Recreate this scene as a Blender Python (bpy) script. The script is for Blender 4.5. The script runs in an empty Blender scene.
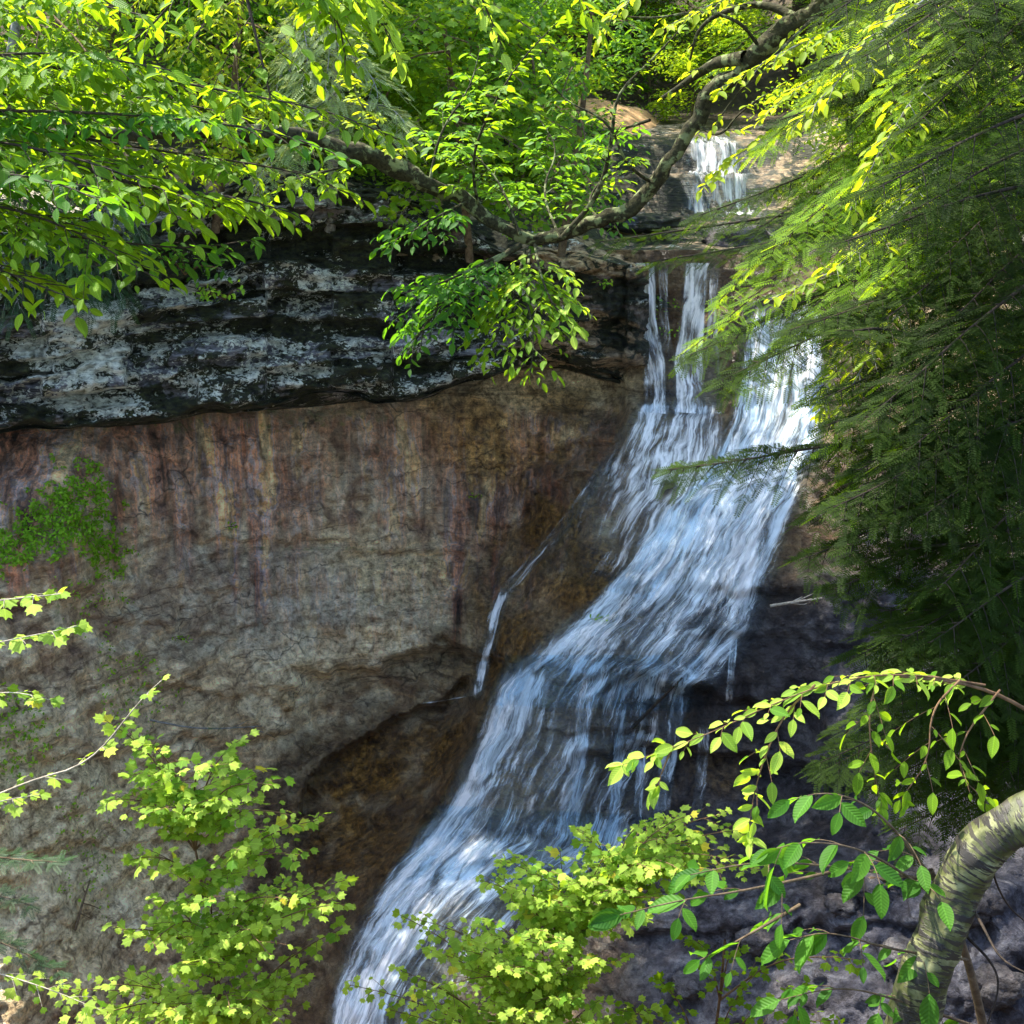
import bpy, math, random
import numpy as np
from mathutils import noise as mnoise, Vector

random.seed(7)
R = np.random.default_rng(11)
SC = bpy.context.scene
COL = SC.collection

# ------------------------------------------------------------------ camera, sky, sun, exposure
PITCH = math.radians(18.0)
FOC = 1236.0
CP, SP = math.cos(PITCH), math.sin(PITCH)
cam_d = bpy.data.cameras.new("camera")
cam = bpy.data.objects.new("camera", cam_d); COL.objects.link(cam)
cam_d.sensor_width = 36; cam_d.sensor_height = 36
cam_d.lens = 36 * FOC / 1024
cam_d.clip_start = 0.05; cam_d.clip_end = 500
cam.rotation_euler = (math.pi / 2 - PITCH, 0, 0)
SC.camera = cam

SUN_AZ = math.radians(-52.0)      # clockwise from +Y
SUN_EL = math.radians(61.0)
world = bpy.data.worlds.new("World"); SC.world = world
world.use_nodes = True
wn = world.node_tree
wn.nodes.clear()
sky = wn.nodes.new("ShaderNodeTexSky"); sky.sky_type = 'NISHITA'; sky.sun_disc = False
sky.sun_elevation = SUN_EL; sky.sun_rotation = SUN_AZ
bg = wn.nodes.new("ShaderNodeBackground"); bg.inputs[1].default_value = 0.15
wo = wn.nodes.new("ShaderNodeOutputWorld")
wn.links.new(sky.outputs[0], bg.inputs[0]); wn.links.new(bg.outputs[0], wo.inputs[0])
sl = bpy.data.lights.new("sun", 'SUN'); sl.energy = 3.8; sl.angle = math.radians(0.53); sl.color = (1.0, 0.95, 0.84)
so = bpy.data.objects.new("sun", sl); COL.objects.link(so)
sdir = Vector((math.sin(SUN_AZ) * math.cos(SUN_EL), math.cos(SUN_AZ) * math.cos(SUN_EL), math.sin(SUN_EL)))
so.rotation_euler = sdir.to_track_quat('Z', 'Y').to_euler()
so.location = (0, 0, 30)
vs = SC.view_settings
vs.view_transform = 'Standard'; vs.look = 'None'; vs.gamma = 1.0; vs.exposure = 2.05
SC.cycles.max_bounces = 7; SC.cycles.diffuse_bounces = 3; SC.cycles.glossy_bounces = 2
SC.cycles.transmission_bounces = 3; SC.cycles.transparent_max_bounces = 12
SC.cycles.caustics_reflective = False; SC.cycles.caustics_refractive = False
SC.cycles.use_denoising = True

# ------------------------------------------------------------------ basic helpers
UP = np.array([0.0, 0.0, 1.0])

def P(u, v, Y):
    """World point at forward distance Y on the line of sight of a photo position."""
    u = np.asarray(u, float); v = np.asarray(v, float); Y = np.asarray(Y, float)
    a = (u - 512) / FOC; b = (512 - v) / FOC
    k = Y / (CP + b * SP)
    return np.stack(np.broadcast_arrays(a * k, Y, (-SP + b * CP) * k), axis=-1)

def nrm(a):
    a = np.asarray(a, float)
    return a / np.maximum(np.linalg.norm(a, axis=-1, keepdims=True), 1e-9)

def fbm(pts, scale, octaves=4, h=0.9, seed=0.0):
    s = np.broadcast_to(np.asarray(scale, float), (3,))
    q = pts * s + seed
    return np.array([mnoise.fractal(Vector(p), h, 2.0, octaves) for p in q])

def ss(a, b, x):
    t = np.clip((x - a) / (b - a), 0, 1)
    return t * t * (3 - 2 * t)

def tag(o, label=None, cat=None, group=None, kind=None):
    if label: o['label'] = label
    if cat: o['category'] = cat
    if group: o['group'] = group
    if kind: o['kind'] = kind
    return o

def empty(name, loc, label, cat, group=None):
    o = bpy.data.objects.new(name, None); COL.objects.link(o)
    o.location = Vector([float(c) for c in loc]); o.empty_display_size = 0.2
    return tag(o, label, cat, group)

class Acc:
    """Collects vertices, faces, a random value per piece and UVs; builds ONE mesh object."""
    def __init__(s): s.v = []; s.f = []; s.r = []; s.uv = []; s.n = 0
    def add(s, V, F, rnd=0.5, uv=None):
        V = np.asarray(V, float).reshape(-1, 3)
        F = np.asarray(F, int)
        s.v.append(V); s.f.append(F + s.n)
        s.r.append(np.broadcast_to(np.asarray(rnd, float), (len(V),)).copy())
        s.uv.append(np.zeros((len(V), 2)) if uv is None else np.asarray(uv, float))
        s.n += len(V)
    def build(s, name, mat, parent=None, smooth=True, attrs=None):
        me = bpy.data.meshes.new(name)
        if s.n:
            V = np.concatenate(s.v)
            origin = np.zeros(3)
            if parent is not None: origin = np.array(parent.location) if parent.parent is None else np.array(ORIG[parent.name])
            loops = np.concatenate([f.ravel() for f in s.f])
            sizes = np.concatenate([np.full(len(f), f.shape[1]) for f in s.f])
            me.vertices.add(len(V)); me.vertices.foreach_set("co", (V - origin).ravel())
            me.loops.add(len(loops)); me.loops.foreach_set("vertex_index", loops)
            me.polygons.add(len(sizes))
            me.polygons.foreach_set("loop_start", np.concatenate([[0], np.cumsum(sizes)[:-1]]))
            me.polygons.foreach_set("loop_total", sizes)
            me.polygons.foreach_set("use_smooth", np.full(len(sizes), smooth))
            at = me.attributes.new("rnd", 'FLOAT', 'POINT'); at.data.foreach_set("value", np.concatenate(s.r))
            uvl = me.uv_layers.new(name="UVMap")
            uvl.data.foreach_set("uv", np.concatenate(s.uv)[loops].ravel())
            if attrs:
                for k, a in attrs.items():
                    a = np.asarray(a, float)
                    if a.ndim == 1:
                        at = me.attributes.new(k, 'FLOAT', 'POINT'); at.data.foreach_set("value", a)
                    else:
                        at = me.attributes.new(k, 'FLOAT_COLOR', 'POINT')
                        c = np.ones((len(a), 4)); c[:, :a.shape[1]] = a
                        at.data.foreach_set("color", c.ravel())
            me.update(calc_edges=True)
            me.validate()
        me.materials.append(mat)
        o = bpy.data.objects.new(name, me); COL.objects.link(o)
        if parent is not None:
            o.parent = parent
            ORIG[o.name] = origin if s.n else np.zeros(3)
        return o
ORIG = {}

def copy_tree(o, parent=None):
    c = o.copy(); COL.objects.link(c); c.parent = parent
    for ch in [x for x in KIDS.get(o.name, [])]:
        copy_tree(ch, c)
    return c
KIDS = {}

# ------------------------------------------------------------------ materials
def new_mat(name):
    m = bpy.data.materials.new(name); m.use_nodes = True
    nt = m.node_tree; nt.nodes.clear()
    return m, nt
def nd(nt, t, **kw):
    n = nt.nodes.new(t)
    for k, v in kw.items():
        if k.startswith("i_"):
            n.inputs[int(k[2:]) if k[2:].isdigit() else k[2:]].default_value = v
        else: setattr(n, k, v)
    return n
def lk(nt, a, b): nt.links.new(a, b)
def ramp(nt, fac, stops, interp='LINEAR'):
    r = nt.nodes.new("ShaderNodeValToRGB"); r.color_ramp.interpolation = interp
    el = r.color_ramp.elements
    while len(el) < len(stops): el.new(0.5)
    for e, (p, c) in zip(el, stops):
        e.position = p; e.color = (*c, 1) if len(c) == 3 else c
    if fac is not None: nt.links.new(fac, r.inputs[0])
    return r.outputs[0]
def mixc(nt, fac, a, b, mode='MIX'):
    m = nt.nodes.new("ShaderNodeMix"); m.data_type = 'RGBA'; m.blend_type = mode
    for sock, val in ((m.inputs[0], fac), (m.inputs[6], a), (m.inputs[7], b)):
        if isinstance(val, bpy.types.NodeSocket): nt.links.new(val, sock)
        elif isinstance(val, (int, float)): sock.default_value = val
        else: sock.default_value = (*val, 1)
    return m.outputs[2]
def mth(nt, op, a, b=None, clamp=False):
    m = nt.nodes.new("ShaderNodeMath"); m.operation = op; m.use_clamp = clamp
    for sock, val in ((m.inputs[0], a), (m.inputs[1], b)):
        if val is None: continue
        if isinstance(val, bpy.types.NodeSocket): nt.links.new(val, sock)
        else: sock.default_value = val
    return m.outputs[0]
def tex(nt, coord, scale=(1, 1, 1), s=1.0, detail=6, rough=0.55, dist=0.0, loc=(0, 0, 0)):
    mp = nt.nodes.new("ShaderNodeMapping"); mp.inputs['Scale'].default_value = scale; mp.inputs['Location'].default_value = loc
    nt.links.new(coord, mp.inputs[0])
    n = nt.nodes.new("ShaderNodeTexNoise"); n.inputs['Scale'].default_value = s
    n.inputs['Detail'].default_value = detail; n.inputs['Roughness'].default_value = rough; n.inputs['Distortion'].default_value = dist
    nt.links.new(mp.outputs[0], n.inputs['Vector'])
    return n.outputs['Fac']

def leaf_mat(name, dark, light, trans, tw=0.5, gloss=0.45, spots=None, veins=False):
    """Leaf: diffuse + translucent + a little sheen; colour varies per leaf; veins follow the leaf's own UV."""
    m, nt = new_mat(name)
    at = nd(nt, "ShaderNodeAttribute", attribute_name="rnd")
    stops = [(0.0, dark), (0.75, light)]
    if spots: stops += [(0.975, light), (0.99, spots)]
    c = ramp(nt, at.outputs['Fac'], stops)
    tc = mixc(nt, at.outputs['Fac'], [t * 0.7 for t in trans], trans)
    p = nd(nt, "ShaderNodeBsdfPrincipled"); p.inputs['Roughness'].default_value = gloss + 0.1
    p.inputs['Specular IOR Level'].default_value = 0.18
    if veins:
        uv = nd(nt, "ShaderNodeUVMap", uv_map="UVMap").outputs[0]
        sp = nd(nt, "ShaderNodeSeparateXYZ"); lk(nt, uv, sp.inputs[0])
        ay = mth(nt, 'ABSOLUTE', sp.outputs[1])
        ph = mth(nt, 'MULTIPLY', mth(nt, 'SUBTRACT', sp.outputs[0], mth(nt, 'MULTIPLY', ay, 0.9)), 58.0)
        w = mth(nt, 'SINE', ph)
        vn_ = ramp(nt, w, [(0.0, (0.90,) * 3), (0.8, (1.0,) * 3), (0.97, (1.13,) * 3)])
        mid = ramp(nt, ay, [(0.012, (1.5,) * 3), (0.03, (1,) * 3)])
        vv = mixc(nt, 1.0, vn_, mid, 'MULTIPLY')
        c = mixc(nt, 0.8, c, vv, 'MULTIPLY'); tc = mixc(nt, 0.6, tc, vv, 'MULTIPLY')
        b = nd(nt, "ShaderNodeBump"); b.inputs['Strength'].default_value = 0.3; b.inputs['Distance'].default_value = 0.002
        lk(nt, w, b.inputs['Height']); lk(nt, b.outputs[0], p.inputs['Normal'])
    lk(nt, c, p.inputs['Base Color'])
    t = nd(nt, "ShaderNodeBsdfTranslucent"); lk(nt, tc, t.inputs[0])
    mx = nd(nt, "ShaderNodeMixShader"); mx.inputs[0].default_value = tw
    lk(nt, p.outputs[0], mx.inputs[1]); lk(nt, t.outputs[0], mx.inputs[2])
    o = nd(nt, "ShaderNodeOutputMaterial"); lk(nt, mx.outputs[0], o.inputs[0])
    return m

M = {}
M['maple'] = leaf_mat("maple_leaf", (0.045, 0.13, 0.006), (0.15, 0.28, 0.012), (0.45, 0.68, 0.012), 0.5, veins=True)
M['sapling'] = leaf_mat("sapling_leaf", (0.06, 0.18, 0.01), (0.42, 0.56, 0.08), (0.62, 0.88, 0.04), 0.5, spots=(0.55, 0.42, 0.04), veins=True)
M['beech'] = leaf_mat("beech_leaf", (0.02, 0.085, 0.008), (0.06, 0.17, 0.015), (0.24, 0.55, 0.015), 0.45, veins=True)
M['birchleaf'] = leaf_mat("birch_leaf", (0.14, 0.24, 0.01), (0.3, 0.40, 0.02), (0.75, 0.85, 0.02), 0.5)
M['forest'] = leaf_mat("forest_leaf", (0.05, 0.14, 0.008), (0.2, 0.32, 0.02), (0.6, 0.8, 0.02), 0.5)
M['forest_blue'] = leaf_mat("forest_leaf_cool", (0.03, 0.12, 0.012), (0.13, 0.27, 0.025), (0.36, 0.66, 0.02), 0.45)
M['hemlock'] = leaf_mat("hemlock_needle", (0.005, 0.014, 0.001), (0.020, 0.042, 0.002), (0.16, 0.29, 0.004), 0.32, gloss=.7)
M['hemlock_lit'] = leaf_mat("hemlock_needle_lit", (0.03, 0.085, 0.003), (0.14, 0.25, 0.01), (0.6, 0.82, 0.01), 0.45, gloss=.6)  # hemlock needles again, with the sunlit tone put into the colour
M['hemlock_pale_lit'] = leaf_mat("hemlock_needle_pale_lit", (0.20, 0.30, 0.08), (0.42, 0.5, 0.2), (0.6, 0.7, 0.2), 0.4)  # needle colour carries the whitish look of sunlit sprays
M['spruce'] = leaf_mat("spruce_needle", (0.015, 0.045, 0.012), (0.04, 0.08, 0.03), (0.08, 0.16, 0.03), 0.25)
M['moss'] = leaf_mat("moss_leaf", (0.08, 0.2, 0.01), (0.28, 0.5, 0.03), (0.5, 0.8, 0.03), 0.4)

def bark_mat(name, dark, light, lichen=None, lw=0.55, sc=1.0):
    m, nt = new_mat(name)
    g = nd(nt, "ShaderNodeNewGeometry")
    pos = g.outputs['Position']
    n1 = tex(nt, pos, (1, 1, 1), 22 * sc, 8, 0.65, 0.5)
    n2 = tex(nt, pos, (1, 1, 1), 7 * sc, 5, 0.6, 0.2, (3, 5, 1))
    c = ramp(nt, n1, [(0.35, dark), (0.65, light)])
    if lichen:
        c = mixc(nt, ramp(nt, n2, [(lw - 0.03, (0, 0, 0)), (lw + 0.04, (1, 1, 1))]), c, lichen)
    p = nd(nt, "ShaderNodeBsdfPrincipled"); p.inputs['Roughness'].default_value = 0.9
    p.inputs['Specular IOR Level'].default_value = 0.2
    lk(nt, c, p.inputs['Base Color'])
    b = nd(nt, "ShaderNodeBump"); b.inputs['Strength'].default_value = 0.8; b.inputs['Distance'].default_value = 0.015
    lk(nt, n1, b.inputs['Height']); lk(nt, b.outputs[0], p.inputs['Normal'])
    o = nd(nt, "ShaderNodeOutputMaterial"); lk(nt, p.outputs[0], o.inputs[0])
    return m
M['bark_mossy'] = bark_mat("mossy_bark", (0.012, 0.011, 0.006), (0.06, 0.055, 0.025), (0.18, 0.2, 0.09), 0.56, 1.6)
M['bark_dark'] = bark_mat("dark_bark", (0.018, 0.014, 0.01), (0.07, 0.05, 0.035))
M['bark_grey'] = bark_mat("grey_bark", (0.10, 0.095, 0.08), (0.34, 0.33, 0.29), (0.12, 0.15, 0.06), 0.58)
M['bark_brown'] = bark_mat("brown_bark", (0.07, 0.045, 0.025), (0.20, 0.14, 0.08))
M['twig'] = bark_mat("twig_bark", (0.10, 0.055, 0.03), (0.24, 0.14, 0.07))
M['dead'] = bark_mat("dead_wood", (0.22, 0.18, 0.13), (0.5, 0.44, 0.35))

def birch_bark():
    m, nt = new_mat("birch_bark")
    uv = nd(nt, "ShaderNodeUVMap", uv_map="UVMap").outputs[0]      # u metres round, v metres along
    big = tex(nt, uv, (1, 1, 1), 9, 6, 0.6, 0.3)
    base = ramp(nt, big, [(0.38, (0.025, 0.03, 0.006)), (0.5, (0.08, 0.085, 0.022)), (0.62, (0.24, 0.24, 0.11))])
    l1 = tex(nt, uv, (0.6, 3.2, 1), 24, 3, 0.5, 0.0)
    l2 = tex(nt, uv, (0.6, 2.0, 1), 12, 5, 0.6, 0.0, (9, 3, 0))
    k1 = ramp(nt, l1, [(0.525, (0, 0, 0)), (0.54, (1, 1, 1))])
    k2 = ramp(nt, l2, [(0.54, (0, 0, 0)), (0.58, (1, 1, 1))])
    c = mixc(nt, k1, base, (0.03, 0.025, 0.015))
    c = mixc(nt, k2, c, (0.018, 0.014, 0.01))
    p = nd(nt, "ShaderNodeBsdfPrincipled"); p.inputs['Roughness'].default_value = 0.6
    lk(nt, c, p.inputs['Base Color'])
    b = nd(nt, "ShaderNodeBump"); b.inputs['Strength'].default_value = 0.6; b.inputs['Distance'].default_value = 0.006
    h = mth(nt, 'SUBTRACT', big, mth(nt, 'MULTIPLY', mth(nt, 'ADD', k1, k2), 0.5))
    lk(nt, h, b.inputs['Height']); lk(nt, b.outputs[0], p.inputs['Normal'])
    o = nd(nt, "ShaderNodeOutputMaterial"); lk(nt, p.outputs[0], o.inputs[0])
    return m
M['birch'] = birch_bark()

def cliff_mat():
    m, nt = new_mat("cliff_rock")
    g = nd(nt, "ShaderNodeNewGeometry"); pos = g.outputs['Position']
    z1 = nd(nt, "ShaderNodeSeparateColor"); a1 = nd(nt, "ShaderNodeAttribute", attribute_name="zone_a"); lk(nt, a1.outputs['Color'], z1.inputs[0])
    z2 = nd(nt, "ShaderNodeSeparateColor"); a2 = nd(nt, "ShaderNodeAttribute", attribute_name="zone_b"); lk(nt, a2.outputs['Color'], z2.inputs[0])
    streak, wet, moss = z1.outputs[0], z1.outputs[1], z1.outputs[2]
    tan, blue, sun_amber = z2.outputs[0], z2.outputs[1], z2.outputs[2]
    fine = tex(nt, pos, (1, 1, 1), 14, 10, 0.68, 0.3)
    med = tex(nt, pos, (1, 1, 1), 3.2, 8, 0.62, 0.6, (4, 1, 7))
    big = tex(nt, pos, (1, 1, 1), 1.1, 5, 0.55, 0.8, (1, 8, 2))
    pits = tex(nt, pos, (1, 1, 1.3), 30, 6, 0.7, 0.0, (7, 7, 7))
    # plain sandstone: grey brown
    base = ramp(nt, med, [(0.30, (0.17, 0.105, 0.07)), (0.42, (0.38, 0.27, 0.17)), (0.52, (0.58, 0.46, 0.30)), (0.62, (0.80, 0.72, 0.53))])
    tanc = ramp(nt, mth(nt, 'ADD', mth(nt, 'MULTIPLY', fine, 0.5), mth(nt, 'MULTIPLY', big, 0.5)), [(0.34, (0.3, 0.22, 0.11)), (0.46, (0.7, 0.6, 0.38)), (0.58, (0.88, 0.83, 0.62))])
    c = mixc(nt, tan, base, tanc)
    # mineral curtains: vertical streaks of rust, slate blue, ochre
    s1 = tex(nt, pos, (1, 0.5, 0.10), 4.5, 5, 0.6, 0.35)
    s2 = tex(nt, pos, (1, 0.5, 0.07), 9.0, 4, 0.6, 0.25, (5, 2, 8))
    sc1 = ramp(nt, s1, [(0.34, (0.09, 0.06, 0.05)), (0.41, (0.50, 0.24, 0.15)), (0.455, (0.27, 0.2, 0.19)), (0.495, (0.66, 0.36, 0.22)), (0.54, (0.42, 0.38, 0.42)), (0.585, (0.70, 0.46, 0.22)), (0.64, (0.8, 0.66, 0.4))])
    sc2 = ramp(nt, s2, [(0.38, (0.3, 0.29, 0.31)), (0.48, (0.95, 0.92, 0.9)), (0.6, (1.7, 1.6, 1.5))])
    sc = mixc(nt, 0.9, sc1, sc2, 'MULTIPLY')
    c = mixc(nt, streak, c, sc)
    # bluish slate of the damp face on the right, darkened to imitate shade
    bc = ramp(nt, med, [(0.34, (0.02, 0.022, 0.03)), (0.48, (0.065, 0.068, 0.095)), (0.62, (0.17, 0.165, 0.19)), (0.7, (0.3, 0.28, 0.28))])
    c = mixc(nt, blue, c, bc)
    ac = ramp(nt, fine, [(0.35, (0.10, 0.05, 0.012)), (0.55, (0.5, 0.29, 0.07)), (0.7, (0.75, 0.5, 0.18))])
    c = mixc(nt, mth(nt, 'MULTIPLY', sun_amber, ramp(nt, big, [(0.36, (0, 0, 0)), (0.52, (1, 1, 1))])), c, ac)
    c = mixc(nt, 1.0, c, mixc(nt, blue, (1.14, 1.03, 0.89), (0.94, 0.98, 1.10)), 'MULTIPLY')
    # algae film / moss
    mk = ramp(nt, mth(nt, 'ADD', mth(nt, 'MULTIPLY', moss, 0.42), mth(nt, 'ADD', mth(nt, 'MULTIPLY', med, 0.5), mth(nt, 'MULTIPLY', fine, 0.5))), [(0.78, (0, 0, 0)), (0.90, (0.85,) * 3)])
    mc = ramp(nt, fine, [(0.35, (0.02, 0.03, 0.008)), (0.65, (0.10, 0.15, 0.03))])
    c = mixc(nt, mk, c, mc)
    # cracks and dark blotches
    cw = nd(nt, "ShaderNodeTexNoise"); cw.inputs['Scale'].default_value = 2.5; cw.inputs['Detail'].default_value = 4
    lk(nt, pos, cw.inputs['Vector'])
    cadd = nd(nt, "ShaderNodeVectorMath", operation='MULTIPLY_ADD'); lk(nt, cw.outputs['Color'], cadd.inputs[0]); cadd.inputs[1].default_value = (0.5, 0.5, 0.5); lk(nt, pos, cadd.inputs[2])
    cm = nd(nt, "ShaderNodeMapping"); cm.inputs['Scale'].default_value = (0.55, 0.55, 1.3); lk(nt, cadd.outputs[0], cm.inputs[0])
    vor = nd(nt, "ShaderNodeTexVoronoi", feature='DISTANCE_TO_EDGE'); vor.inputs['Scale'].default_value = 1.3; lk(nt, cm.outputs[0], vor.inputs['Vector'])
    crack = ramp(nt, vor.outputs['Distance'], [(0.004, (0.25,) * 3), (0.016, (1,) * 3)])
    ckm = mth(nt, 'MULTIPLY', ramp(nt, big, [(0.45, (0, 0, 0)), (0.6, (1, 1, 1))]), 0.8)
    c = mixc(nt, ckm, c, mixc(nt, 1.0, c, crack, 'MULTIPLY'))
    blot = ramp(nt, tex(nt, pos, (1, 1, 1.4), 5.5, 9, 0.72, 0.8, (11, 2, 5)), [(0.34, (0.5, 0.46, 0.44)), (0.44, (1, 1, 1)), (0.60, (1, 1, 1)), (0.7, (1.45, 1.42, 1.3))])
    c = mixc(nt, 0.9, c, blot, 'MULTIPLY')
    # pitting and grain
    gr = ramp(nt, fine, [(0.36, (0.35, 0.34, 0.34)), (0.47, (0.9, 0.9, 0.9)), (0.54, (1.1, 1.1, 1.08)), (0.66, (1.6, 1.56, 1.45))])
    c = mixc(nt, 0.7, c, gr, 'MULTIPLY')
    spk = tex(nt, pos, (1, 1, 1.2), 42, 8, 0.75, 0.2, (3, 3, 9))
    c = mixc(nt, 0.45, c, ramp(nt, spk, [(0.38, (0.35,) * 3), (0.46, (0.95,) * 3), (0.56, (1.1,) * 3), (0.66, (1.6,) * 3)]), 'MULTIPLY')
    bed = tex(nt, pos, (0.35, 0.35, 6.0), 2.6, 7, 0.65, 0.5, (8, 8, 3))
    c = mixc(nt, mth(nt, 'MULTIPLY', mth(nt, 'SUBTRACT', 1.0, streak), 0.75), c, mixc(nt, 1.0, c, ramp(nt, bed, [(0.39, (0.42, 0.37, 0.34)), (0.45, (1, 1, 1)), (0.56, (1.05,) * 3), (0.64, (1.5, 1.44, 1.3))]), 'MULTIPLY'))
    pt = ramp(nt, pits, [(0.30, (0.35, 0.33, 0.32)), (0.40, (1, 1, 1)), (0.66, (1, 1, 1)), (0.75, (1.5, 1.5, 1.45))])
    c = mixc(nt, 0.85, c, pt, 'MULTIPLY')
    wetc = ramp(nt, wet, [(0, (1, 1, 1)), (1, (0.27, 0.24, 0.21))])
    c = mixc(nt, 1.0, c, wetc, 'MULTIPLY')
    p = nd(nt, "ShaderNodeBsdfPrincipled")
    lk(nt, c, p.inputs['Base Color'])
    lk(nt, ramp(nt, wet, [(0, (0.85,) * 3), (1, (0.28,) * 3)]), p.inputs['Roughness'])
    p.inputs['Specular IOR Level'].default_value = 0.45
    b = nd(nt, "ShaderNodeBump"); b.inputs['Strength'].default_value = 1.0; b.inputs['Distance'].default_value = 0.11
    h = mth(nt, 'ADD', mth(nt, 'MULTIPLY', fine, 0.7), mth(nt, 'MULTIPLY', pits, 0.3))
    h = mth(nt, 'ADD', h, mth(nt, 'MULTIPLY', med, 0.8))
    lk(nt, h, b.inputs['Height']); lk(nt, b.outputs[0], p.inputs['Normal'])
    o = nd(nt, "ShaderNodeOutputMaterial"); lk(nt, p.outputs[0], o.inputs[0])
    return m
M['cliff'] = cliff_mat()

def ledge_mat():
    """Stratified caprock: dark slate, black moss in seams, white crusts of lichen."""
    m, nt = new_mat("ledge_rock")
    g = nd(nt, "ShaderNodeNewGeometry"); pos = g.outputs['Position']
    z1 = nd(nt, "ShaderNodeSeparateColor"); a1 = nd(nt, "ShaderNodeAttribute", attribute_name="zone_a"); lk(nt, a1.outputs['Color'], z1.inputs[0])
    tan, wet, moss = z1.outputs[0], z1.outputs[1], z1.outputs[2]
    a2 = nd(nt, "ShaderNodeAttribute", attribute_name="zone_b"); z2 = nd(nt, "ShaderNodeSeparateColor"); lk(nt, a2.outputs['Color'], z2.inputs[0])
    lich = z2.outputs[0]
    fine = tex(nt, pos, (1, 1, 2.2), 13, 10, 0.7, 0.4)
    strat = tex(nt, pos, (0.45, 0.45, 7), 3.4, 10, 0.7, 0.6, (1, 4, 2))
    med = tex(nt, pos, (1, 1, 1.6), 3.4, 8, 0.62, 0.7, (4, 1, 7))
    c = ramp(nt, strat, [(0.35, (0.02, 0.017, 0.014)), (0.44, (0.09, 0.085, 0.09)), (0.55, (0.21, 0.20, 0.22)), (0.68, (0.40, 0.38, 0.35))])
    tanc = ramp(nt, fine, [(0.3, (0.12, 0.07, 0.03)), (0.5, (0.42, 0.28, 0.14)), (0.68, (0.68, 0.52, 0.3))])
    c = mixc(nt, tan, c, tanc)
    seam = ramp(nt, mth(nt, 'ADD', med, mth(nt, 'MULTIPLY', moss, 0.3)), [(0.50, (0, 0, 0)), (0.57, (1, 1, 1))])
    mc = ramp(nt, fine, [(0.4, (0.010, 0.009, 0.005)), (0.62, (0.045, 0.05, 0.012)), (0.75, (0.10, 0.10, 0.03))])
    c = mixc(nt, seam, c, mc)
    ln = mth(nt, 'ADD', mth(nt, 'MULTIPLY', tex(nt, pos, (1, 1, 2.2), 2.4, 4, 0.6, 0.4, (2, 9, 5)), 0.5), mth(nt, 'MULTIPLY', tex(nt, pos, (1, 1, 1.5), 20, 8, 0.7, 0.2, (7, 1, 5)), 0.5))
    lm = ramp(nt, mth(nt, 'ADD', ln, mth(nt, 'MULTIPLY', lich, 0.13)), [(0.595, (0, 0, 0)), (0.61, (1, 1, 1))])
    lc = ramp(nt, fine, [(0.35, (0.34, 0.34, 0.26)), (0.55, (0.75, 0.74, 0.62))])
    c = mixc(nt, lm, c, lc)
    gr = ramp(nt, fine, [(0.30, (0.45,) * 3), (0.5, (1,) * 3), (0.7, (1.4,) * 3)])
    c = mixc(nt, 0.7, c, gr, 'MULTIPLY')
    c = mixc(nt, 1.0, c, ramp(nt, wet, [(0, (1, 1, 1)), (1, (0.3, 0.29, 0.29))]), 'MULTIPLY')
    p = nd(nt, "ShaderNodeBsdfPrincipled"); lk(nt, c, p.inputs['Base Color'])
    lk(nt, ramp(nt, wet, [(0, (0.9,) * 3), (1, (0.3,) * 3)]), p.inputs['Roughness'])
    b = nd(nt, "ShaderNodeBump"); b.inputs['Strength'].default_value = 1.0; b.inputs['Distance'].default_value = 0.06
    h = mth(nt, 'ADD', mth(nt, 'MULTIPLY', fine, 0.6), mth(nt, 'MULTIPLY', strat, 0.9))
    lk(nt, h, b.inputs['Height']); lk(nt, b.outputs[0], p.inputs['Normal'])
    o = nd(nt, "ShaderNodeOutputMaterial"); lk(nt, p.outputs[0], o.inputs[0])
    return m
M['ledge'] = ledge_mat()

def soil_mat(name, a, b_, c_, s=6):
    m, nt = new_mat(name)
    g = nd(nt, "ShaderNodeNewGeometry"); pos = g.outputs['Position']
    n = tex(nt, pos, (1, 1, 1), s, 9, 0.68, 0.4)
    n2 = tex(nt, pos, (1, 1, 1), s * 5, 6, 0.7)
    c = ramp(nt, n, [(0.3, a), (0.5, b_), (0.72, c_)])
    c = mixc(nt, 0.7, c, ramp(nt, n2, [(0.3, (0.5,) * 3), (0.7, (1.4,) * 3)]), 'MULTIPLY')
    p = nd(nt, "ShaderNodeBsdfPrincipled"); p.inputs['Roughness'].default_value = 0.95
    lk(nt, c, p.inputs['Base Color'])
    b = nd(nt, "ShaderNodeBump"); b.inputs['Strength'].default_value = 0.8; b.inputs['Distance'].default_value = 0.05
    lk(nt, n, b.inputs['Height']); lk(nt, b.outputs[0], p.inputs['Normal'])
    o = nd(nt, "ShaderNodeOutputMaterial"); lk(nt, p.outputs[0], o.inputs[0])
    return m
M['soil'] = soil_mat("forest_soil", (0.02, 0.014, 0.008), (0.06, 0.042, 0.022), (0.13, 0.10, 0.05))
M['sand'] = soil_mat("sandy_path", (0.28, 0.15, 0.07), (0.5, 0.29, 0.13), (0.62, 0.4, 0.2), 3)

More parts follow.
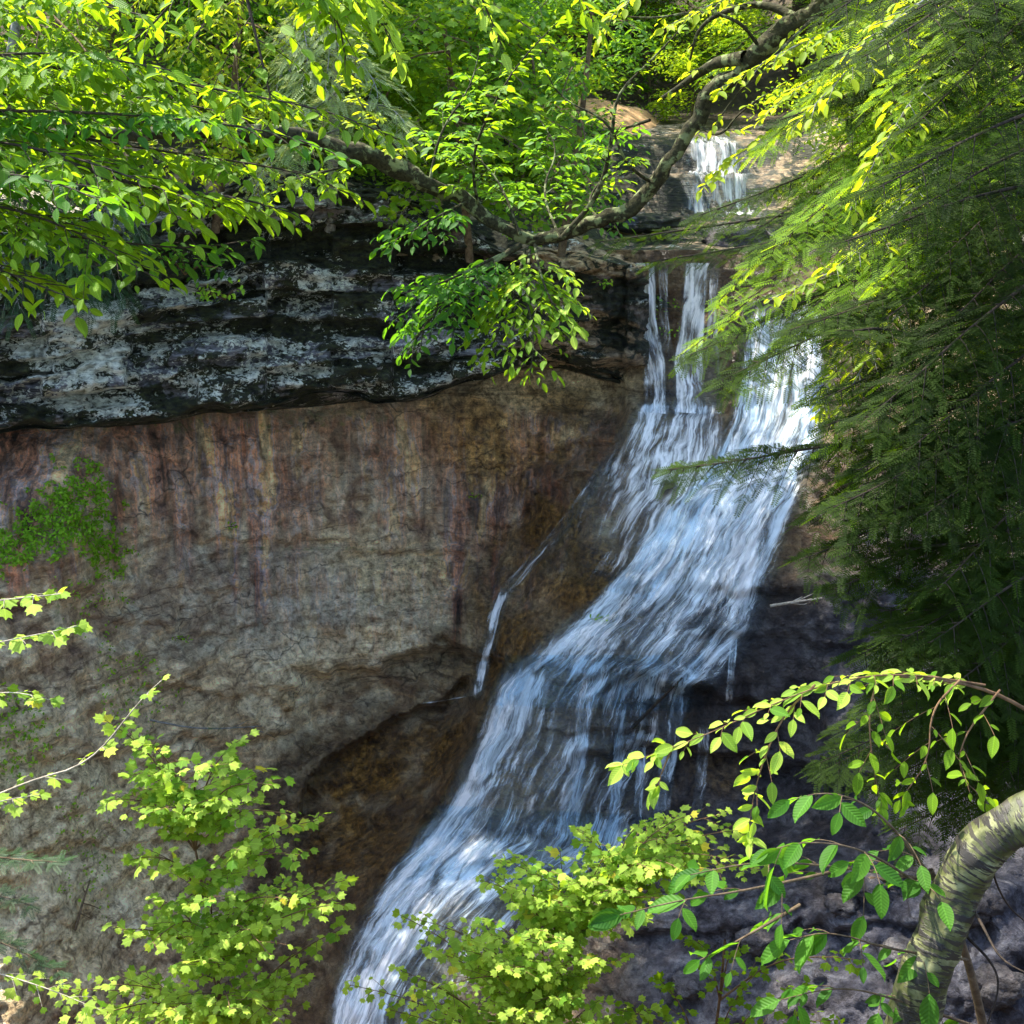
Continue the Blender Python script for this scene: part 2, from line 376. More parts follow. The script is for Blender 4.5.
def water_mat(name="falling_water", thr=0.5):
    m, nt = new_mat(name)
    uv0 = nd(nt, "ShaderNodeUVMap", uv_map="UVMap").outputs[0]
    at = nd(nt, "ShaderNodeAttribute", attribute_name="dens")
    # the flow wanders sideways
    wn_ = nd(nt, "ShaderNodeTexNoise"); wn_.inputs['Scale'].default_value = 1.6; wn_.inputs['Detail'].default_value = 5
    lk(nt, uv0, wn_.inputs['Vector'])
    off = nd(nt, "ShaderNodeVectorMath", operation='MULTIPLY_ADD'); lk(nt, wn_.outputs['Color'], off.inputs[0]); off.inputs[1].default_value = (0.28, 0.5, 0); lk(nt, uv0, off.inputs[2])
    uv = off.outputs[0]
    s1 = tex(nt, uv, (1, 0.10, 1), 11, 7, 0.66, 0.7)
    s2 = tex(nt, uv, (1, 0.05, 1), 42, 5, 0.68, 0.3, (3, 7, 0))
    s3 = tex(nt, uv, (1, 0.45, 1), 3.0, 5, 0.6, 1.0, (5, 2, 0))
    st = mth(nt, 'ADD', mth(nt, 'ADD', mth(nt, 'MULTIPLY', s1, 0.42), mth(nt, 'MULTIPLY', s2, 0.18)), mth(nt, 'MULTIPLY', s3, 0.40))
    v = mth(nt, 'ADD', mth(nt, 'MULTIPLY', mth(nt, 'SUBTRACT', st, 0.505), 6.8), mth(nt, 'SUBTRACT', mth(nt, 'MULTIPLY', at.outputs['Fac'], 1.45), 0.45))
    al = ramp(nt, v, [(0.0, (0.03,) * 3), (0.30, (0.20,) * 3), (0.75, (0.78,) * 3), (1.0, (0.97,) * 3)])
    fade = mth(nt, 'MULTIPLY', at.outputs['Fac'], 6.0, clamp=True)
    al = mth(nt, 'MULTIPLY', al, fade)
    col = ramp(nt, st, [(0.38, (0.68, 0.76, 0.80)), (0.54, (0.98, 0.97, 0.95))])
    p = nd(nt, "ShaderNodeBsdfPrincipled"); p.inputs['Roughness'].default_value = 0.4
    lk(nt, col, p.inputs['Base Color'])
    tl = nd(nt, "ShaderNodeBsdfTranslucent"); lk(nt, col, tl.inputs[0])
    mx0 = nd(nt, "ShaderNodeMixShader"); mx0.inputs[0].default_value = 0.15
    lk(nt, p.outputs[0], mx0.inputs[1]); lk(nt, tl.outputs[0], mx0.inputs[2])
    tr = nd(nt, "ShaderNodeBsdfTransparent"); tr.inputs[0].default_value = (0.9, 0.96, 1.0, 1)
    mx = nd(nt, "ShaderNodeMixShader"); lk(nt, al, mx.inputs[0]); lk(nt, tr.outputs[0], mx.inputs[1]); lk(nt, mx0.outputs[0], mx.inputs[2])
    b = nd(nt, "ShaderNodeBump"); b.inputs['Strength'].default_value = 0.6; b.inputs['Distance'].default_value = 0.03
    lk(nt, st, b.inputs['Height']); lk(nt, b.outputs[0], p.inputs['Normal'])
    o = nd(nt, "ShaderNodeOutputMaterial"); lk(nt, mx.outputs[0], o.inputs[0])
    return m
M['water'] = water_mat()

# ------------------------------------------------------------------ cliff wall and waterfall slope: one sheet
CTRL = np.array([
    (-450,250,11.5),(-450,420,10.3),(0,300,13.2),(0,435,12.0),(200,300,14.2),(200,425,12.9),(350,300,14.9),(350,410,13.7),(480,300,15.0),(480,395,14.1),
    (560,300,14.7),(560,400,14.2),(615,270,14.4),(615,400,14.0),(640,262,13.95),(640,405,13.75),(690,262,13.85),(690,405,13.6),(730,300,13.7),(735,405,13.4),
    (770,262,13.7),(770,320,13.4),(770,400,13.1),(830,270,13.4),(830,400,12.7),(950,270,12.6),(950,400,12.0),(1120,300,11.6),(1120,400,11.0),(1450,300,10.2),(1450,420,10),
    (-450,550,9.6),(0,530,11.1),(70,500,11.35),(125,540,11.9),(230,535,12.7),(400,545,13.5),(480,550,13.6),(530,525,13.5),(575,520,13.0),(640,490,12.8),(700,470,12.8),(760,480,12.5),
    (830,490,12.2),(950,520,11.5),(1120,560,10.6),(1450,600,9.6),
    (-450,700,8.9),(0,680,10.2),(100,680,11.0),(200,620,12.0),(290,640,12.5),(400,620,13.0),(465,640,13.1),(492,640,12.9),(515,650,12.3),(560,620,12.1),(650,600,11.9),(720,600,11.8),
    (700,680,11.45),(780,680,11.35),(850,640,11.3),(950,700,10.6),(1120,740,9.8),(1450,800,8.8),
    (0,800,9.6),(150,780,10.8),(270,770,11.8),(350,720,12.3),(430,715,12.4),(455,740,12.1),(350,800,11.8),(430,800,11.45),(480,770,11.05),(550,770,10.95),(620,790,11.1),(700,790,11.25),(780,790,11.05),(880,800,10.4),(1120,860,9.0),
    (0,950,8.7),(150,920,10.0),(280,890,10.9),(340,880,10.7),(400,880,10.3),(450,870,10.1),(540,870,10.25),(620,880,10.3),(700,880,10.1),(800,890,9.7),(1000,950,8.5),
    (-450,1100,7.0),(0,1100,7.9),(250,1030,9.4),(330,1010,9.35),(420,1020,9.0),(550,1040,8.9),(700,1040,8.6),(900,1050,8.0),(1200,1150,7.2),(1450,1100,7.2),
    (0,1320,6.4),(350,1320,7.0),(700,1320,7.0),(1100,1320,6.5),(-450,1320,6.0),(1450,1320,6.3)], float)
def _phi(r): return np.where(r > 1e-9, r * r * np.log(np.maximum(r, 1e-9)), 0)
_c = CTRL[:, :2] / 500.0
_n = len(_c)
_K = _phi(np.linalg.norm(_c[:, None] - _c[None], axis=-1)) + np.eye(_n) * 1e-3
_Pm = np.c_[np.ones(_n), _c]
_A = np.block([[_K, _Pm], [_Pm.T, np.zeros((3, 3))]])
_w = np.linalg.solve(_A, np.r_[CTRL[:, 2], 0, 0, 0])
def rbf(u, v):
    q = np.stack([u.ravel(), v.ravel()], -1) / 500.0
    out = np.zeros(len(q))
    for i in range(0, len(q), 20000):
        r = np.linalg.norm(q[i:i+20000, None] - _c[None], axis=-1)
        out[i:i+20000] = _phi(r) @ _w[:_n] + np.c_[np.ones(len(r)), q[i:i+20000]] @ _w[_n:]
    return out.reshape(u.shape)

GU = np.concatenate([np.arange(-450, -20, 12), np.arange(-20, 1060, 3.0), np.arange(1060, 1460, 12)])
GV = np.concatenate([np.arange(250, 1060, 3.0), np.arange(1060, 1330, 10)])
UU, VV = np.meshgrid(GU, GV)
YY = rbf(UU, VV)

def band(pts):
    p = np.array(pts, float)
    return np.interp(UU, p[:, 0], p[:, 1])
def window(a, b, f=25): return ss(a - f, a, UU) * (1 - ss(b, b + f, UU))
PW = P(UU, VV, YY).reshape(-1, 3)
lowf = fbm(PW, 0.55, 3, 0.9, 3.1).reshape(UU.shape)
midf = fbm(PW, 1.7, 4, 0.8, 9.4).reshape(UU.shape)
fine = fbm(PW, 6.0, 4, 0.7, 4.4).reshape(UU.shape)
stra = fbm(PW, (0.5, 0.5, 5.0), 3, 0.8, 1.7).reshape(UU.shape)
# how close to the streaming water
def dist_seg(poly):
    poly = np.array(poly, float); d = np.full(UU.shape, 1e9)
    for a, b in zip(poly[:-1], poly[1:]):
        ab = b - a; t = np.clip(((UU - a[0]) * ab[0] + (VV - a[1]) * ab[1]) / (ab @ ab), 0, 1)
        d = np.minimum(d, np.hypot(UU - a[0] - t * ab[0], VV - a[1] - t * ab[1]))
    return d
flow_d = dist_seg([(780, 300), (775, 420), (720, 540), (640, 650), (560, 740), (470, 860), (380, 1000)])
slab = 1 - ss(70, 190, flow_d)
wall = 1 - ss(40, 120, UU + (VV - 400) * 0.42 - 560)            # left of the gully
YY = YY + lowf * 0.10 + midf * (0.085 - 0.03 * slab) + fine * (0.055 - 0.025 * slab) + stra * 0.05 * (1 - slab)
vn = midf * 16 + lowf * 10
def ledge_step(line, amp, w, fall, a, b, f=30):
    global YY
    d = VV - band(line) - vn
    YY = YY + amp * ss(-w, w, d) * np.exp(-np.maximum(d, 0) / fall) * window(a, b, f)
ledge_step([(180, 540), (300, 546), (400, 551), (470, 548)], 0.10, 3, 60, 190, 450)
ledge_step([(180, 600), (300, 670), (380, 664), (440, 652), (500, 668)], 0.34, 6, 55, 330, 485, 50)
_b = np.hypot((UU - 430) / 115, (VV - 622) / 42); YY = YY - 0.22 * (1 - ss(0.2, 1.15, _b))
ledge_step([(285, 850), (305, 790), (332, 745), (400, 702), (475, 688)], 0.30, 4, 70, 305, 462, 18)
ledge_step([(120, 500), (250, 508), (420, 500), (520, 470)], 0.05, 2, 18, 130, 500, 60)
ledge_step([(120, 585), (300, 596), (440, 590)], 0.06, 2, 22, 180, 420, 60)
ledge_step([(60, 760), (200, 742), (300, 730)], 0.12, 4, 40, 60, 300, 50)
ledge_step([(0, 850), (150, 835), (260, 850)], 0.12, 4, 40, -40, 250, 50)
ledge_step([(480, 470), (560, 452), (620, 440)], 0.12, 3, 26, 480, 610, 25)
ledge_step([(500, 520), (560, 500), (600, 485)], 0.12, 3, 26, 500, 590, 25)
ledge_step([(640, 640), (760, 632), (860, 645)], 0.10, 3, 40, 700, 880, 25)
ledge_step([(560, 745), (640, 728)], 0.12, 4, 35, 550, 650, 20)
ledge_step([(640, 930), (800, 920), (960, 935)], 0.16, 5, 45, 640, 960, 40)
ledge_step([(140, 470), (330, 476), (520, 440)], 0.05, 2, 30, 140, 500)
ledge_step([(560, 706), (640, 692), (700, 690), (760, 712), (830, 706)], 0.26, 4, 60, 625, 800)
ledge_step([(540, 690), (620, 676), (660, 690)], 0.10, 4, 40, 560, 640)
ledge_step([(650, 585), (850, 590)], 0.10, 3, 60, 730, 850)
ledge_step([(600, 770), (640, 745), (700, 760), (800, 775)], 0.22, 5, 60, 590, 860)
ledge_step([(600, 318), (720, 322), (760, 330)], -0.16, 3, 400, 630, 735, 12)
ledge_step([(600, 406), (760, 412)], -0.10, 6, 60, 630, 735, 12)
ledge_step([(450, 440), (620, 420)], -0.16, 8, 40, 560, 640, 20)
ledge_step([(-40, 470), (130, 462), (300, 455), (480, 440), (600, 425)], 0.05, 1.5, 14, -40, 560, 60)
ledge_step([(-40, 620), (200, 628), (330, 622), (460, 600)], 0.07, 2, 22, 100, 400, 60)
ledge_step([(-40, 700), (150, 690), (300, 690), (360, 676)], 0.10, 3, 34, 150, 380, 40)
ledge_step([(0, 610), (130, 600)], 0.12, 8, 60, -450, 130, 50)
ledge_step([(550, 880), (700, 868), (900, 872), (1100, 900)], -0.30, 8, 90, 640, 1000, 40)
# rubble blocks low on the right
blk = np.array([mnoise.voronoi(Vector(p * np.array([2.6, 2.6, 3.2])))[0][0] for p in PW[::1]]).reshape(UU.shape) if True else 0
rub = ss(600, 700, UU) * ss(860, 920, VV)
YY = YY + (blk - 0.35) * 0.16 * rub

def surf(u, v):
    """Depth of the cliff sheet at a photo position (bilinear)."""
    u = np.asarray(u, float); v = np.asarray(v, float)
    iu = np.clip(np.searchsorted(GU, u) - 1, 0, len(GU) - 2); iv = np.clip(np.searchsorted(GV, v) - 1, 0, len(GV) - 2)
    fu = np.clip((u - GU[iu]) / (GU[iu + 1] - GU[iu]), 0, 1); fv = np.clip((v - GV[iv]) / (GV[iv + 1] - GV[iv]), 0, 1)
    return (YY[iv, iu] * (1 - fu) * (1 - fv) + YY[iv, iu + 1] * fu * (1 - fv) + YY[iv + 1, iu] * (1 - fu) * fv + YY[iv + 1, iu + 1] * fu * fv)

nu, nv = len(GU), len(GV)
idx = np.arange(nu * nv).reshape(nv, nu)
def gridfaces(ix): return np.stack([ix[:-1, :-1], ix[1:, :-1], ix[1:, 1:], ix[:-1, 1:]], -1).reshape(-1, 4)
gully_d = dist_seg([(610, 430), (560, 520), (505, 590), (480, 650), (470, 700), (380, 720), (310, 790), (290, 880), (330, 900)])
chute = ss(0, 26, (VV - band([(-450, 2000), (240, 900), (290, 790), (330, 745), (400, 700), (440, 690), (475, 690), (490, 720), (560, 1500), (1450, 2000)]))) * (1 - ss(470, 520, UU)) * (1 - slab * 0)
chute *= (UU < 520)
nn = midf * 30
xn = np.array([mnoise.fractal(Vector((u / 14.0, 4.4, 0)), .6, 2, 4) for u in GU])[None, :]; xl = np.array([mnoise.noise(Vector((u / 60.0, 1.4, 0))) for u in GU])[None, :]
z_streak = ss(395, 430, VV) * (1 - ss(500, 600, VV + nn - 75 * xn - 60 * xl)) * np.clip(.95 + xl * .9, .6, 1) * wall * 0.95 + 0.35 * ss(560, 580, VV) * (1 - ss(600, 700, VV)) * wall * ss(200, 260, UU)
z_wet = np.clip(np.maximum.reduce([
    (1 - ss(90, 150, flow_d + nn)) * 0.95,
    ss(610, 650, UU + nn * .3) * (1 - ss(420, 480, VV)) * (1 - ss(820, 900, UU)),
    (1 - ss(20, 75, gully_d + nn)) * 0.9,
    chute * (1.0 - 0.3 * ss(.0, .3, midf)),
    ss(560, 640, UU) * ss(400, 460, VV) * 0.75 * (1 - rub) * (1 - 0.4 * ss(820, 900, UU)),
    0.45 * ss(400, 480, UU) * (1 - ss(560, 620, VV)) * ss(0.0, 0.25, midf + lowf)]), 0, 1)
def blob(u, v, ru, rv, s=0.35):
    return 1 - ss(1 - s, 1 + s, np.hypot((UU - u) / ru, (VV - v) / rv) + midf * 0.5)
z_moss = np.clip(np.maximum.reduce([blob(70, 520, 85, 40) * .6, blob(130, 680, 50, 45) * .45, blob(20, 740, 50, 60) * .5, blob(90, 615, 60, 30) * .5,
    blob(600, 330, 50, 45) * 0.8, blob(180, 420, 260, 14) * .7, 0.35 * ss(0, .4, lowf) * (1 - slab), blob(80, 880, 60, 40) * .6,
    blob(320, 549, 120, 3.5) * .7]), 0, 1)
z_tan = np.clip(np.maximum.reduce([blob(430, 615, 120, 62), blob(300, 640, 90, 60) * .8, blob(540, 400, 95, 60) * .9, blob(30, 860, 150, 130) * 1.0,
    blob(350, 560, 120, 30) * 0.5, blob(510, 470, 80, 60) * 0.6, blob(200, 720, 150, 60) * .35]), 0, 1)
z_blue = np.clip(ss(560, 660, UU) * ss(540, 620, VV) * 0.85 + 0.22 * blob(230, 600, 130, 60) + .5 * ss(820, 880, UU) * ss(400, 500, VV), 0, 0.9)
z_sun_amber = np.clip(np.maximum.reduce([blob(560, 560, 60, 55), chute * blob(400, 790, 85, 110) * 1.2, blob(510, 620, 35, 90), blob(600, 620, 120, 60) * .6, blob(560, 740, 150, 90) * .5, blob(520, 430, 90, 50) * .7]), 0, 1)  # ochre stain, plus painted patches of warm sunlight beside the falls

a = Acc(); a.add(P(UU, VV, YY).reshape(-1, 3), gridfaces(idx))
cliff = a.build("cliff", M['cliff'], attrs={"zone_a": np.stack([z_streak, z_wet, z_moss], -1).reshape(-1, 3), "zone_b": np.stack([z_tan, z_blue, z_sun_amber], -1).reshape(-1, 3)})
tag(cliff, "streaked concave sandstone cliff with the waterfall running down its right side", "cliff", kind="structure")

# ------------------------------------------------------------------ stratified caprock ledge (overhangs the wall)
LU = np.concatenate([np.arange(-450, -20, 12), np.arange(-20, 650, 3.0)])
def cv(pts): p = np.array(pts, float); return np.interp(LU, p[:, 0], p[:, 1])
lipY = cv([(-450, 9.4), (0, 11.0), (150, 11.85), (300, 12.5), (450, 13.0), (540, 13.15), (620, 13.5), (650, 13.8)])
botV = cv([(-450, 470), (0, 424), (100, 416), (200, 405), (300, 398), (400, 388), (450, 379), (500, 366), (560, 362), (620, 385), (650, 400)])
topV = cv([(-450, 290), (0, 262), (150, 225), (250, 190), (330, 193), (420, 215), (500, 250), (560, 258), (650, 264)])
hgt = botV - topV
right = ss(470, 560, LU)
prof = [  # (fraction down the face, depth offset, weight of dark moss, lichen, tan)
    (-0.18, 2.6, .6, 0, 0), (-0.06, 0.9, .5, .1, .1), (0.0, 0.28, .2, .25, .25), (0.14, 0.30, .2, .35, .2), (0.17, 0.62, 1, 0, 0), (0.33, 0.55, 1, .05, 0), (0.355, 0.28, .3, .6, 0),
    (0.47, 0.22, .1, .75, 0), (0.49, 0.32, .6, .3, 0), (0.60, 0.20, .15, .7, 0), (0.62, 0.34, 1, .2, 0), (0.70, 0.30, .8, .4, 0), (0.72, 0.10, .1, .7, 0), (0.84, 0.03, .1, .8, 0.0), (0.85, 0.10, .6, .5, .1),
    (0.985, -0.02, .35, .55, .2), (1.0, 0.10, .6, 0, .2), (1.04, 0.75, .4, 0, .3), (1.06, 1.6, .4, 0, .2)]
tt = []
for k in range(len(prof) - 1):
    n_ = max(2, int(abs(prof[k + 1][0] - prof[k][0]) * 75) + int(abs(prof[k + 1][1] - prof[k][1]) * 10))
    tt += list(np.linspace(k, k + 1, n_, endpoint=False))
tt.append(len(prof) - 1)
tt = np.array(tt); pr = np.array(prof)
fr = np.interp(tt, range(len(prof)), pr[:, 0]); of = np.interp(tt, range(len(prof)), pr[:, 1])
mo = np.interp(tt, range(len(prof)), pr[:, 2]); li = np.interp(tt, range(len(prof)), pr[:, 3]); ta = np.interp(tt, range(len(prof)), pr[:, 4])
LV = topV[None, :] + fr[:, None] * hgt[None, :]
# right of the big lip the rock is a rounded block rather than thin beds
of2 = np.interp(fr, [-0.18, 0.0, 0.06, 0.5, 0.75, 1.0, 1.06], [2.6, 0.12, 0.0, 0.10, 0.0, 0.45, 1.2])
LY = lipY[None, :] + of[:, None] * (1 - right)[None, :] + of2[:, None] * right[None, :]
wob = np.array([[mnoise.fractal(Vector((u / 150.0, f * 2.5, 3.3)), 0.8, 2, 4) for u in LU] for f in fr])
LV = LV + wob * 14 * ((fr > -0.05) & (fr < 1.03))[:, None]
Lp = P(np.broadcast_to(LU, LV.shape), LV, LY).reshape(-1, 3)
l1 = fbm(Lp, (0.9, 0.9, 0.9), 4, .8, 2.2); l2 = fbm(Lp, (2.2, 2.2, 6.0), 4, .7, 7.2); l3 = fbm(Lp, (8, 8, 12), 3, .7, 1.2)
cell = np.array([mnoise.cell(Vector((p[0] * 1.6 + 10 * math.floor(p[2] * 5.5), 0.3, p[2] * 5.5))) for p in Lp])   # broken blocks in the beds
face = np.broadcast_to(((fr > -0.03) & (fr < 1.02))[:, None], LV.shape).ravel()
LY2 = LY.ravel() + l1 * 0.22 + l2 * 0.16 + l3 * 0.08 + cell * 0.26 * face
Lp = P(np.broadcast_to(LU, LV.shape).ravel(), LV.ravel(), LY2)
Lidx = np.arange(Lp.shape[0]).reshape(LV.shape)
lu2 = np.broadcast_to(LU, LV.shape)
lich = np.clip(li[:, None] * (0.45 + 0.55 * ss(60, 110, lu2) * (1 - ss(330, 420, lu2) * .5)) + 1.3 * (1 - ss(0.5, 1.2, np.hypot((lu2 - 85) / 65, (LV - 355) / 60))), 0, 1) * (1 - right)[None, :]
tan2 = np.clip(ta[:, None] * 1.0 + right[None, :] * 0.9 * (1 - 0.6 * ((fr > 0.1) & (fr < 0.45)))[:, None], 0, 1)
wet2 = np.clip(0.6 * ss(560, 640, lu2) * (fr > 0.05)[:, None] + 0.0, 0, 1)
za = np.stack([tan2.ravel(), wet2.ravel(), np.clip(mo[:, None] * np.ones_like(LV) * (1 - 0.5 * right)[None, :], 0, 1).ravel()], -1)
zb = np.stack([lich.ravel(), lich.ravel() * 0, lich.ravel() * 0], -1)
a = Acc(); a.add(Lp, gridfaces(Lidx))
ledge = a.build("rock_ledge", M['ledge'], attrs={"zone_a": za, "zone_b": zb})
tag(ledge, "layered dark rock ledge with white lichen overhanging the cliff", "rock ledge", kind="structure")

# ------------------------------------------------------------------ hillside above, stream terrace, path, gorge floor, near bank
def xs(y): return 2.55 + 0.09 * (y - 14)
def hill(x, y):
    zc = -1.60 + 0.045 * (np.minimum(y, 18) - 13.6) + 0.50 * ss(17.75, 18.05, y + .12 * np.sin(x * 3.1)) + 0.42 * ss(18.3, 18.6, y + .15 * np.sin(x * 4.3 + 1)) + 0.10 * np.maximum(y - 18.5, 0) + 0.42 * np.maximum(y - 24.5, 0)
    d = np.maximum(xs(y) - 1.35 - x, 0); e = np.maximum(x - xs(y) - 1.35, 0)
    pathflat = np.exp(-(((x - 1.4) / 1.3) ** 2 + ((y - 21.8) / 1.8) ** 2))
    rise = 0.24 * d + 0.50 * np.maximum(y - 14.8, 0) * ss(1.2, 5.0, d) + 0.10 * ss(0, .5, d)
    rise = rise * (1 - 0.8 * pathflat)
    return zc + rise + 0.75 * e + 0.35 * np.maximum(y - 15, 0) * ss(0.5, 3, e)
ex = np.array([-9.0, -4.6, -3.5, -2.1, -0.7, 0.3, 1.0, 1.5, 2.1, 2.8, 3.5, 4.6, 6.5, 12.0])
ey = np.array([10.2, 11.9, 12.6, 13.2, 13.7, 13.8, 13.9, 13.95, 13.85, 13.75, 13.5, 12.9, 12.2, 10.5])
gx = np.concatenate([np.linspace(-60, -9, 30), np.linspace(-8.8, 11, 200), np.linspace(11.5, 60, 30)])
gt = np.concatenate([np.linspace(0, 0.2, 90), np.linspace(0.204, 1, 90)])
GX, GT = np.meshgrid(gx, gt)
GY = np.interp(GX, ex, ey) + GT * 70
GZ = hill(GX, GY)
Hp = np.stack([GX, GY, GZ], -1).reshape(-1, 3)
hn = fbm(Hp, 0.9, 4, .8, 5.5).reshape(GX.shape)
onstream = np.exp(-((GX - xs(GY)) / 1.4) ** 2)
st = fbm(Hp, (1.2, 1.2, 1.2), 4, .7, 8.5).reshape(GX.shape)
GZ = GZ + hn * 0.16 * (1 - 0.75 * onstream) + st * 0.04
GZ[0, :] -= 0.5      # the front edge turns down behind the rock face
Hp = np.stack([GX, GY, GZ], -1).reshape(-1, 3)
HI = np.arange(Hp.shape[0]).reshape(GX.shape)
rockmask = ((GX > -9) & (GX < 11) & (GT < 0.115) & (GX > xs(GY) - 3.2) & (GX < xs(GY) + 2.0)) | (GT < 0.01)
F = gridfaces(HI)[:, ::-1]
fm = rockmask[:-1, :-1].ravel()
a = Acc(); a.add(Hp, F[~fm]); hs = a.build("hillside", M['soil'])
tag(hs, "wooded forest slope rising above the cliff", "hillside", kind="structure")
a = Acc(); a.add(Hp, F[fm])
tz = np.clip(0.85 - 0.9 * onstream.ravel() ** 3 * 0 + 0 * st.ravel(), 0, 1)
wz = np.clip(onstream.ravel() ** 2 * 0.7 * (np.abs(GX.ravel() - xs(GY.ravel())) < 1.6) * ss(16.6, 17.6, GY.ravel()) + .15, 0, 1)
terr = a.build("stream_bed", M['ledge'], attrs={"zone_a": np.stack([tz, wz, tz * 0 + .25], -1), "zone_b": np.zeros((len(tz), 3))})
tag(terr, "flat brown rock terrace the stream crosses before the drop", "stream bed", kind="structure")

def hz(x, y): return float(hill(np.array(float(x)), np.array(float(y))))
# sandy path: a sheet over the hill
px_, py_ = np.meshgrid(np.linspace(-0.2, 2.7, 60), np.linspace(19.6, 23.8, 60))
pc = np.exp(-(((px_ - 1.35) / 1.15) ** 2 + ((py_ - 21.6) / 1.6) ** 2) ** 2)
pz = hill(px_, py_) + np.array([mnoise.fractal(Vector((x, y, 2)), .8, 2, 4) for x, y in zip(px_.ravel() * 2, py_.ravel() * 2)]).reshape(px_.shape) * 0.05 + (pc - 0.45) * 0.45
a = Acc(); a.add(np.stack([px_, py_, pz], -1).reshape(-1, 3), gridfaces(np.arange(3600).reshape(60, 60))[:, ::-1])
tag(a.build("path", M['sand']), "sandy brown footpath on the bank above the stream", "path", kind="structure")

fx, fy = np.meshgrid(np.linspace(-60, 60, 160), np.linspace(2.0, 40, 90))
fz = -8.9 + np.array([mnoise.fractal(Vector((x * .6, y * .6, 9)), .8, 2, 4) for x, y in zip(fx.ravel(), fy.ravel())]).reshape(fx.shape) * 0.3
a = Acc(); a.add(np.stack([fx, fy, fz], -1).reshape(-1, 3), gridfaces(np.arange(fx.size).reshape(fx.shape))[:, ::-1])
tag(a.build("gorge_floor", M['soil']), "dark gorge floor below the falls", "ground", kind="structure")
def bank(x, y):
    return -1.75 - 1.62 * np.maximum(y - 1.5, 0) ** 1.0 - 0.05 * y + 0.25 * np.maximum(x - 1.6, 0) * ss(0, 3, y)
bx, by = np.meshgrid(np.linspace(-60, 60, 160), np.concatenate([np.linspace(-50, -1, 30), np.linspace(-.8, 7, 60)]))
bz = bank(bx, by) + np.array([mnoise.fractal(Vector((x * .8, y * .8, 4)), .8, 2, 4) for x, y in zip(bx.ravel(), by.ravel())]).reshape(bx.shape) * 0.15
a = Acc(); a.add(np.stack([bx, by, bz], -1).reshape(-1, 3), gridfaces(np.arange(bx.size).reshape(bx.shape))[:, ::-1])
tag(a.build("near_bank_ground", M['soil']), "near bank of bare soil at the viewpoint", "ground", kind="structure")

# ------------------------------------------------------------------ water
def water_sheet(L, Rr, dens, off=0.05, nt_=None, ns=None, depth=None, seed=0.0, relief=0.03):
    """Sheet between a left and a right bank line, laid just proud of the rock. Returns Acc pieces."""
    L = np.array(L, float); Rr = np.array(Rr, float)
    def resamp(p, n):
        d = np.r_[0, np.cumsum(np.hypot(*np.diff(p[:, :2], axis=0).T))]
        s = np.linspace(0, d[-1], n)
        return np.stack([np.interp(s, d, p[:, k]) for k in range(p.shape[1])], -1)
    m = 14
    for _ in range(1): pass
    n = nt_ or 200; k = ns or 60
    l = resamp(L, n); r = resamp(Rr, n)
    for q in (l, r):                                     # soften the corners of the bank lines
        for _ in range(12): q[1:-1] = (q[:-2] + q[1:-1] * 2 + q[2:]) / 4
    s = np.linspace(0, 1, k)
    UVp = l[:, None, :] * (1 - s)[None, :, None] + r[:, None, :] * s[None, :, None]
    u, v = UVp[..., 0], UVp[..., 1]
    Y = depth(u, v) if depth else surf(u, v)
    # smooth so that it bridges small hollows
    for _ in range(3): Y[1:-1] = (Y[:-2] + Y[1:-1] + Y[2:]) / 3; Y[:, 1:-1] = (Y[:, :-2] + Y[:, 1:-1] + Y[:, 2:]) / 3
    Y = np.minimum(Y - off, surf(u, v) - 0.012) if depth is None else Y - off
    W = P(u, v, Y)
    alen = np.r_[0, np.cumsum(np.linalg.norm(np.diff(W[:, k // 2], axis=0), axis=-1))]
    wid = np.linalg.norm(W[:, -1] - W[:, 0], axis=-1)
    su = (s[None, :] - 0.5) * (0.55 * wid[:, None] + 0.45 * wid.mean())
    su = su + seed; sv = np.broadcast_to(alen[:, None], su.shape) + seed * 3
    rel = np.array([mnoise.fractal(Vector((x * 9, y * 1.1, seed)), .7, 2, 3) for x, y in zip(su.ravel(), sv.ravel())]).reshape(su.shape)
    W = P(u, v, Y - np.maximum(rel, 0) * relief)
    ed = np.minimum(ss(0, 0.12, s), 1 - ss(0.88, 1, s))[None, :] * np.ones((n, 1))
    tn = np.linspace(0, 1, n)[:, None] * np.ones((1, k))
    D = dens(tn, s[None, :] * np.ones((n, 1)), u, v) * ed
    return W.reshape(-1, 3), gridfaces(np.arange(n * k).reshape(n, k)), np.stack([su, sv], -1).reshape(-1, 2), np.clip(D, 0, 1).ravel()
def water_obj(name, sheets, label, cat="water"):
    a = Acc(); D = []
    for W, F_, uv, d in sheets:
        a.add(W, F_, 0.5, uv); D.append(d)
    o = a.build(name, M['water'], attrs={"dens": np.concatenate(D)})
    return tag(o, label, cat, kind="structure")

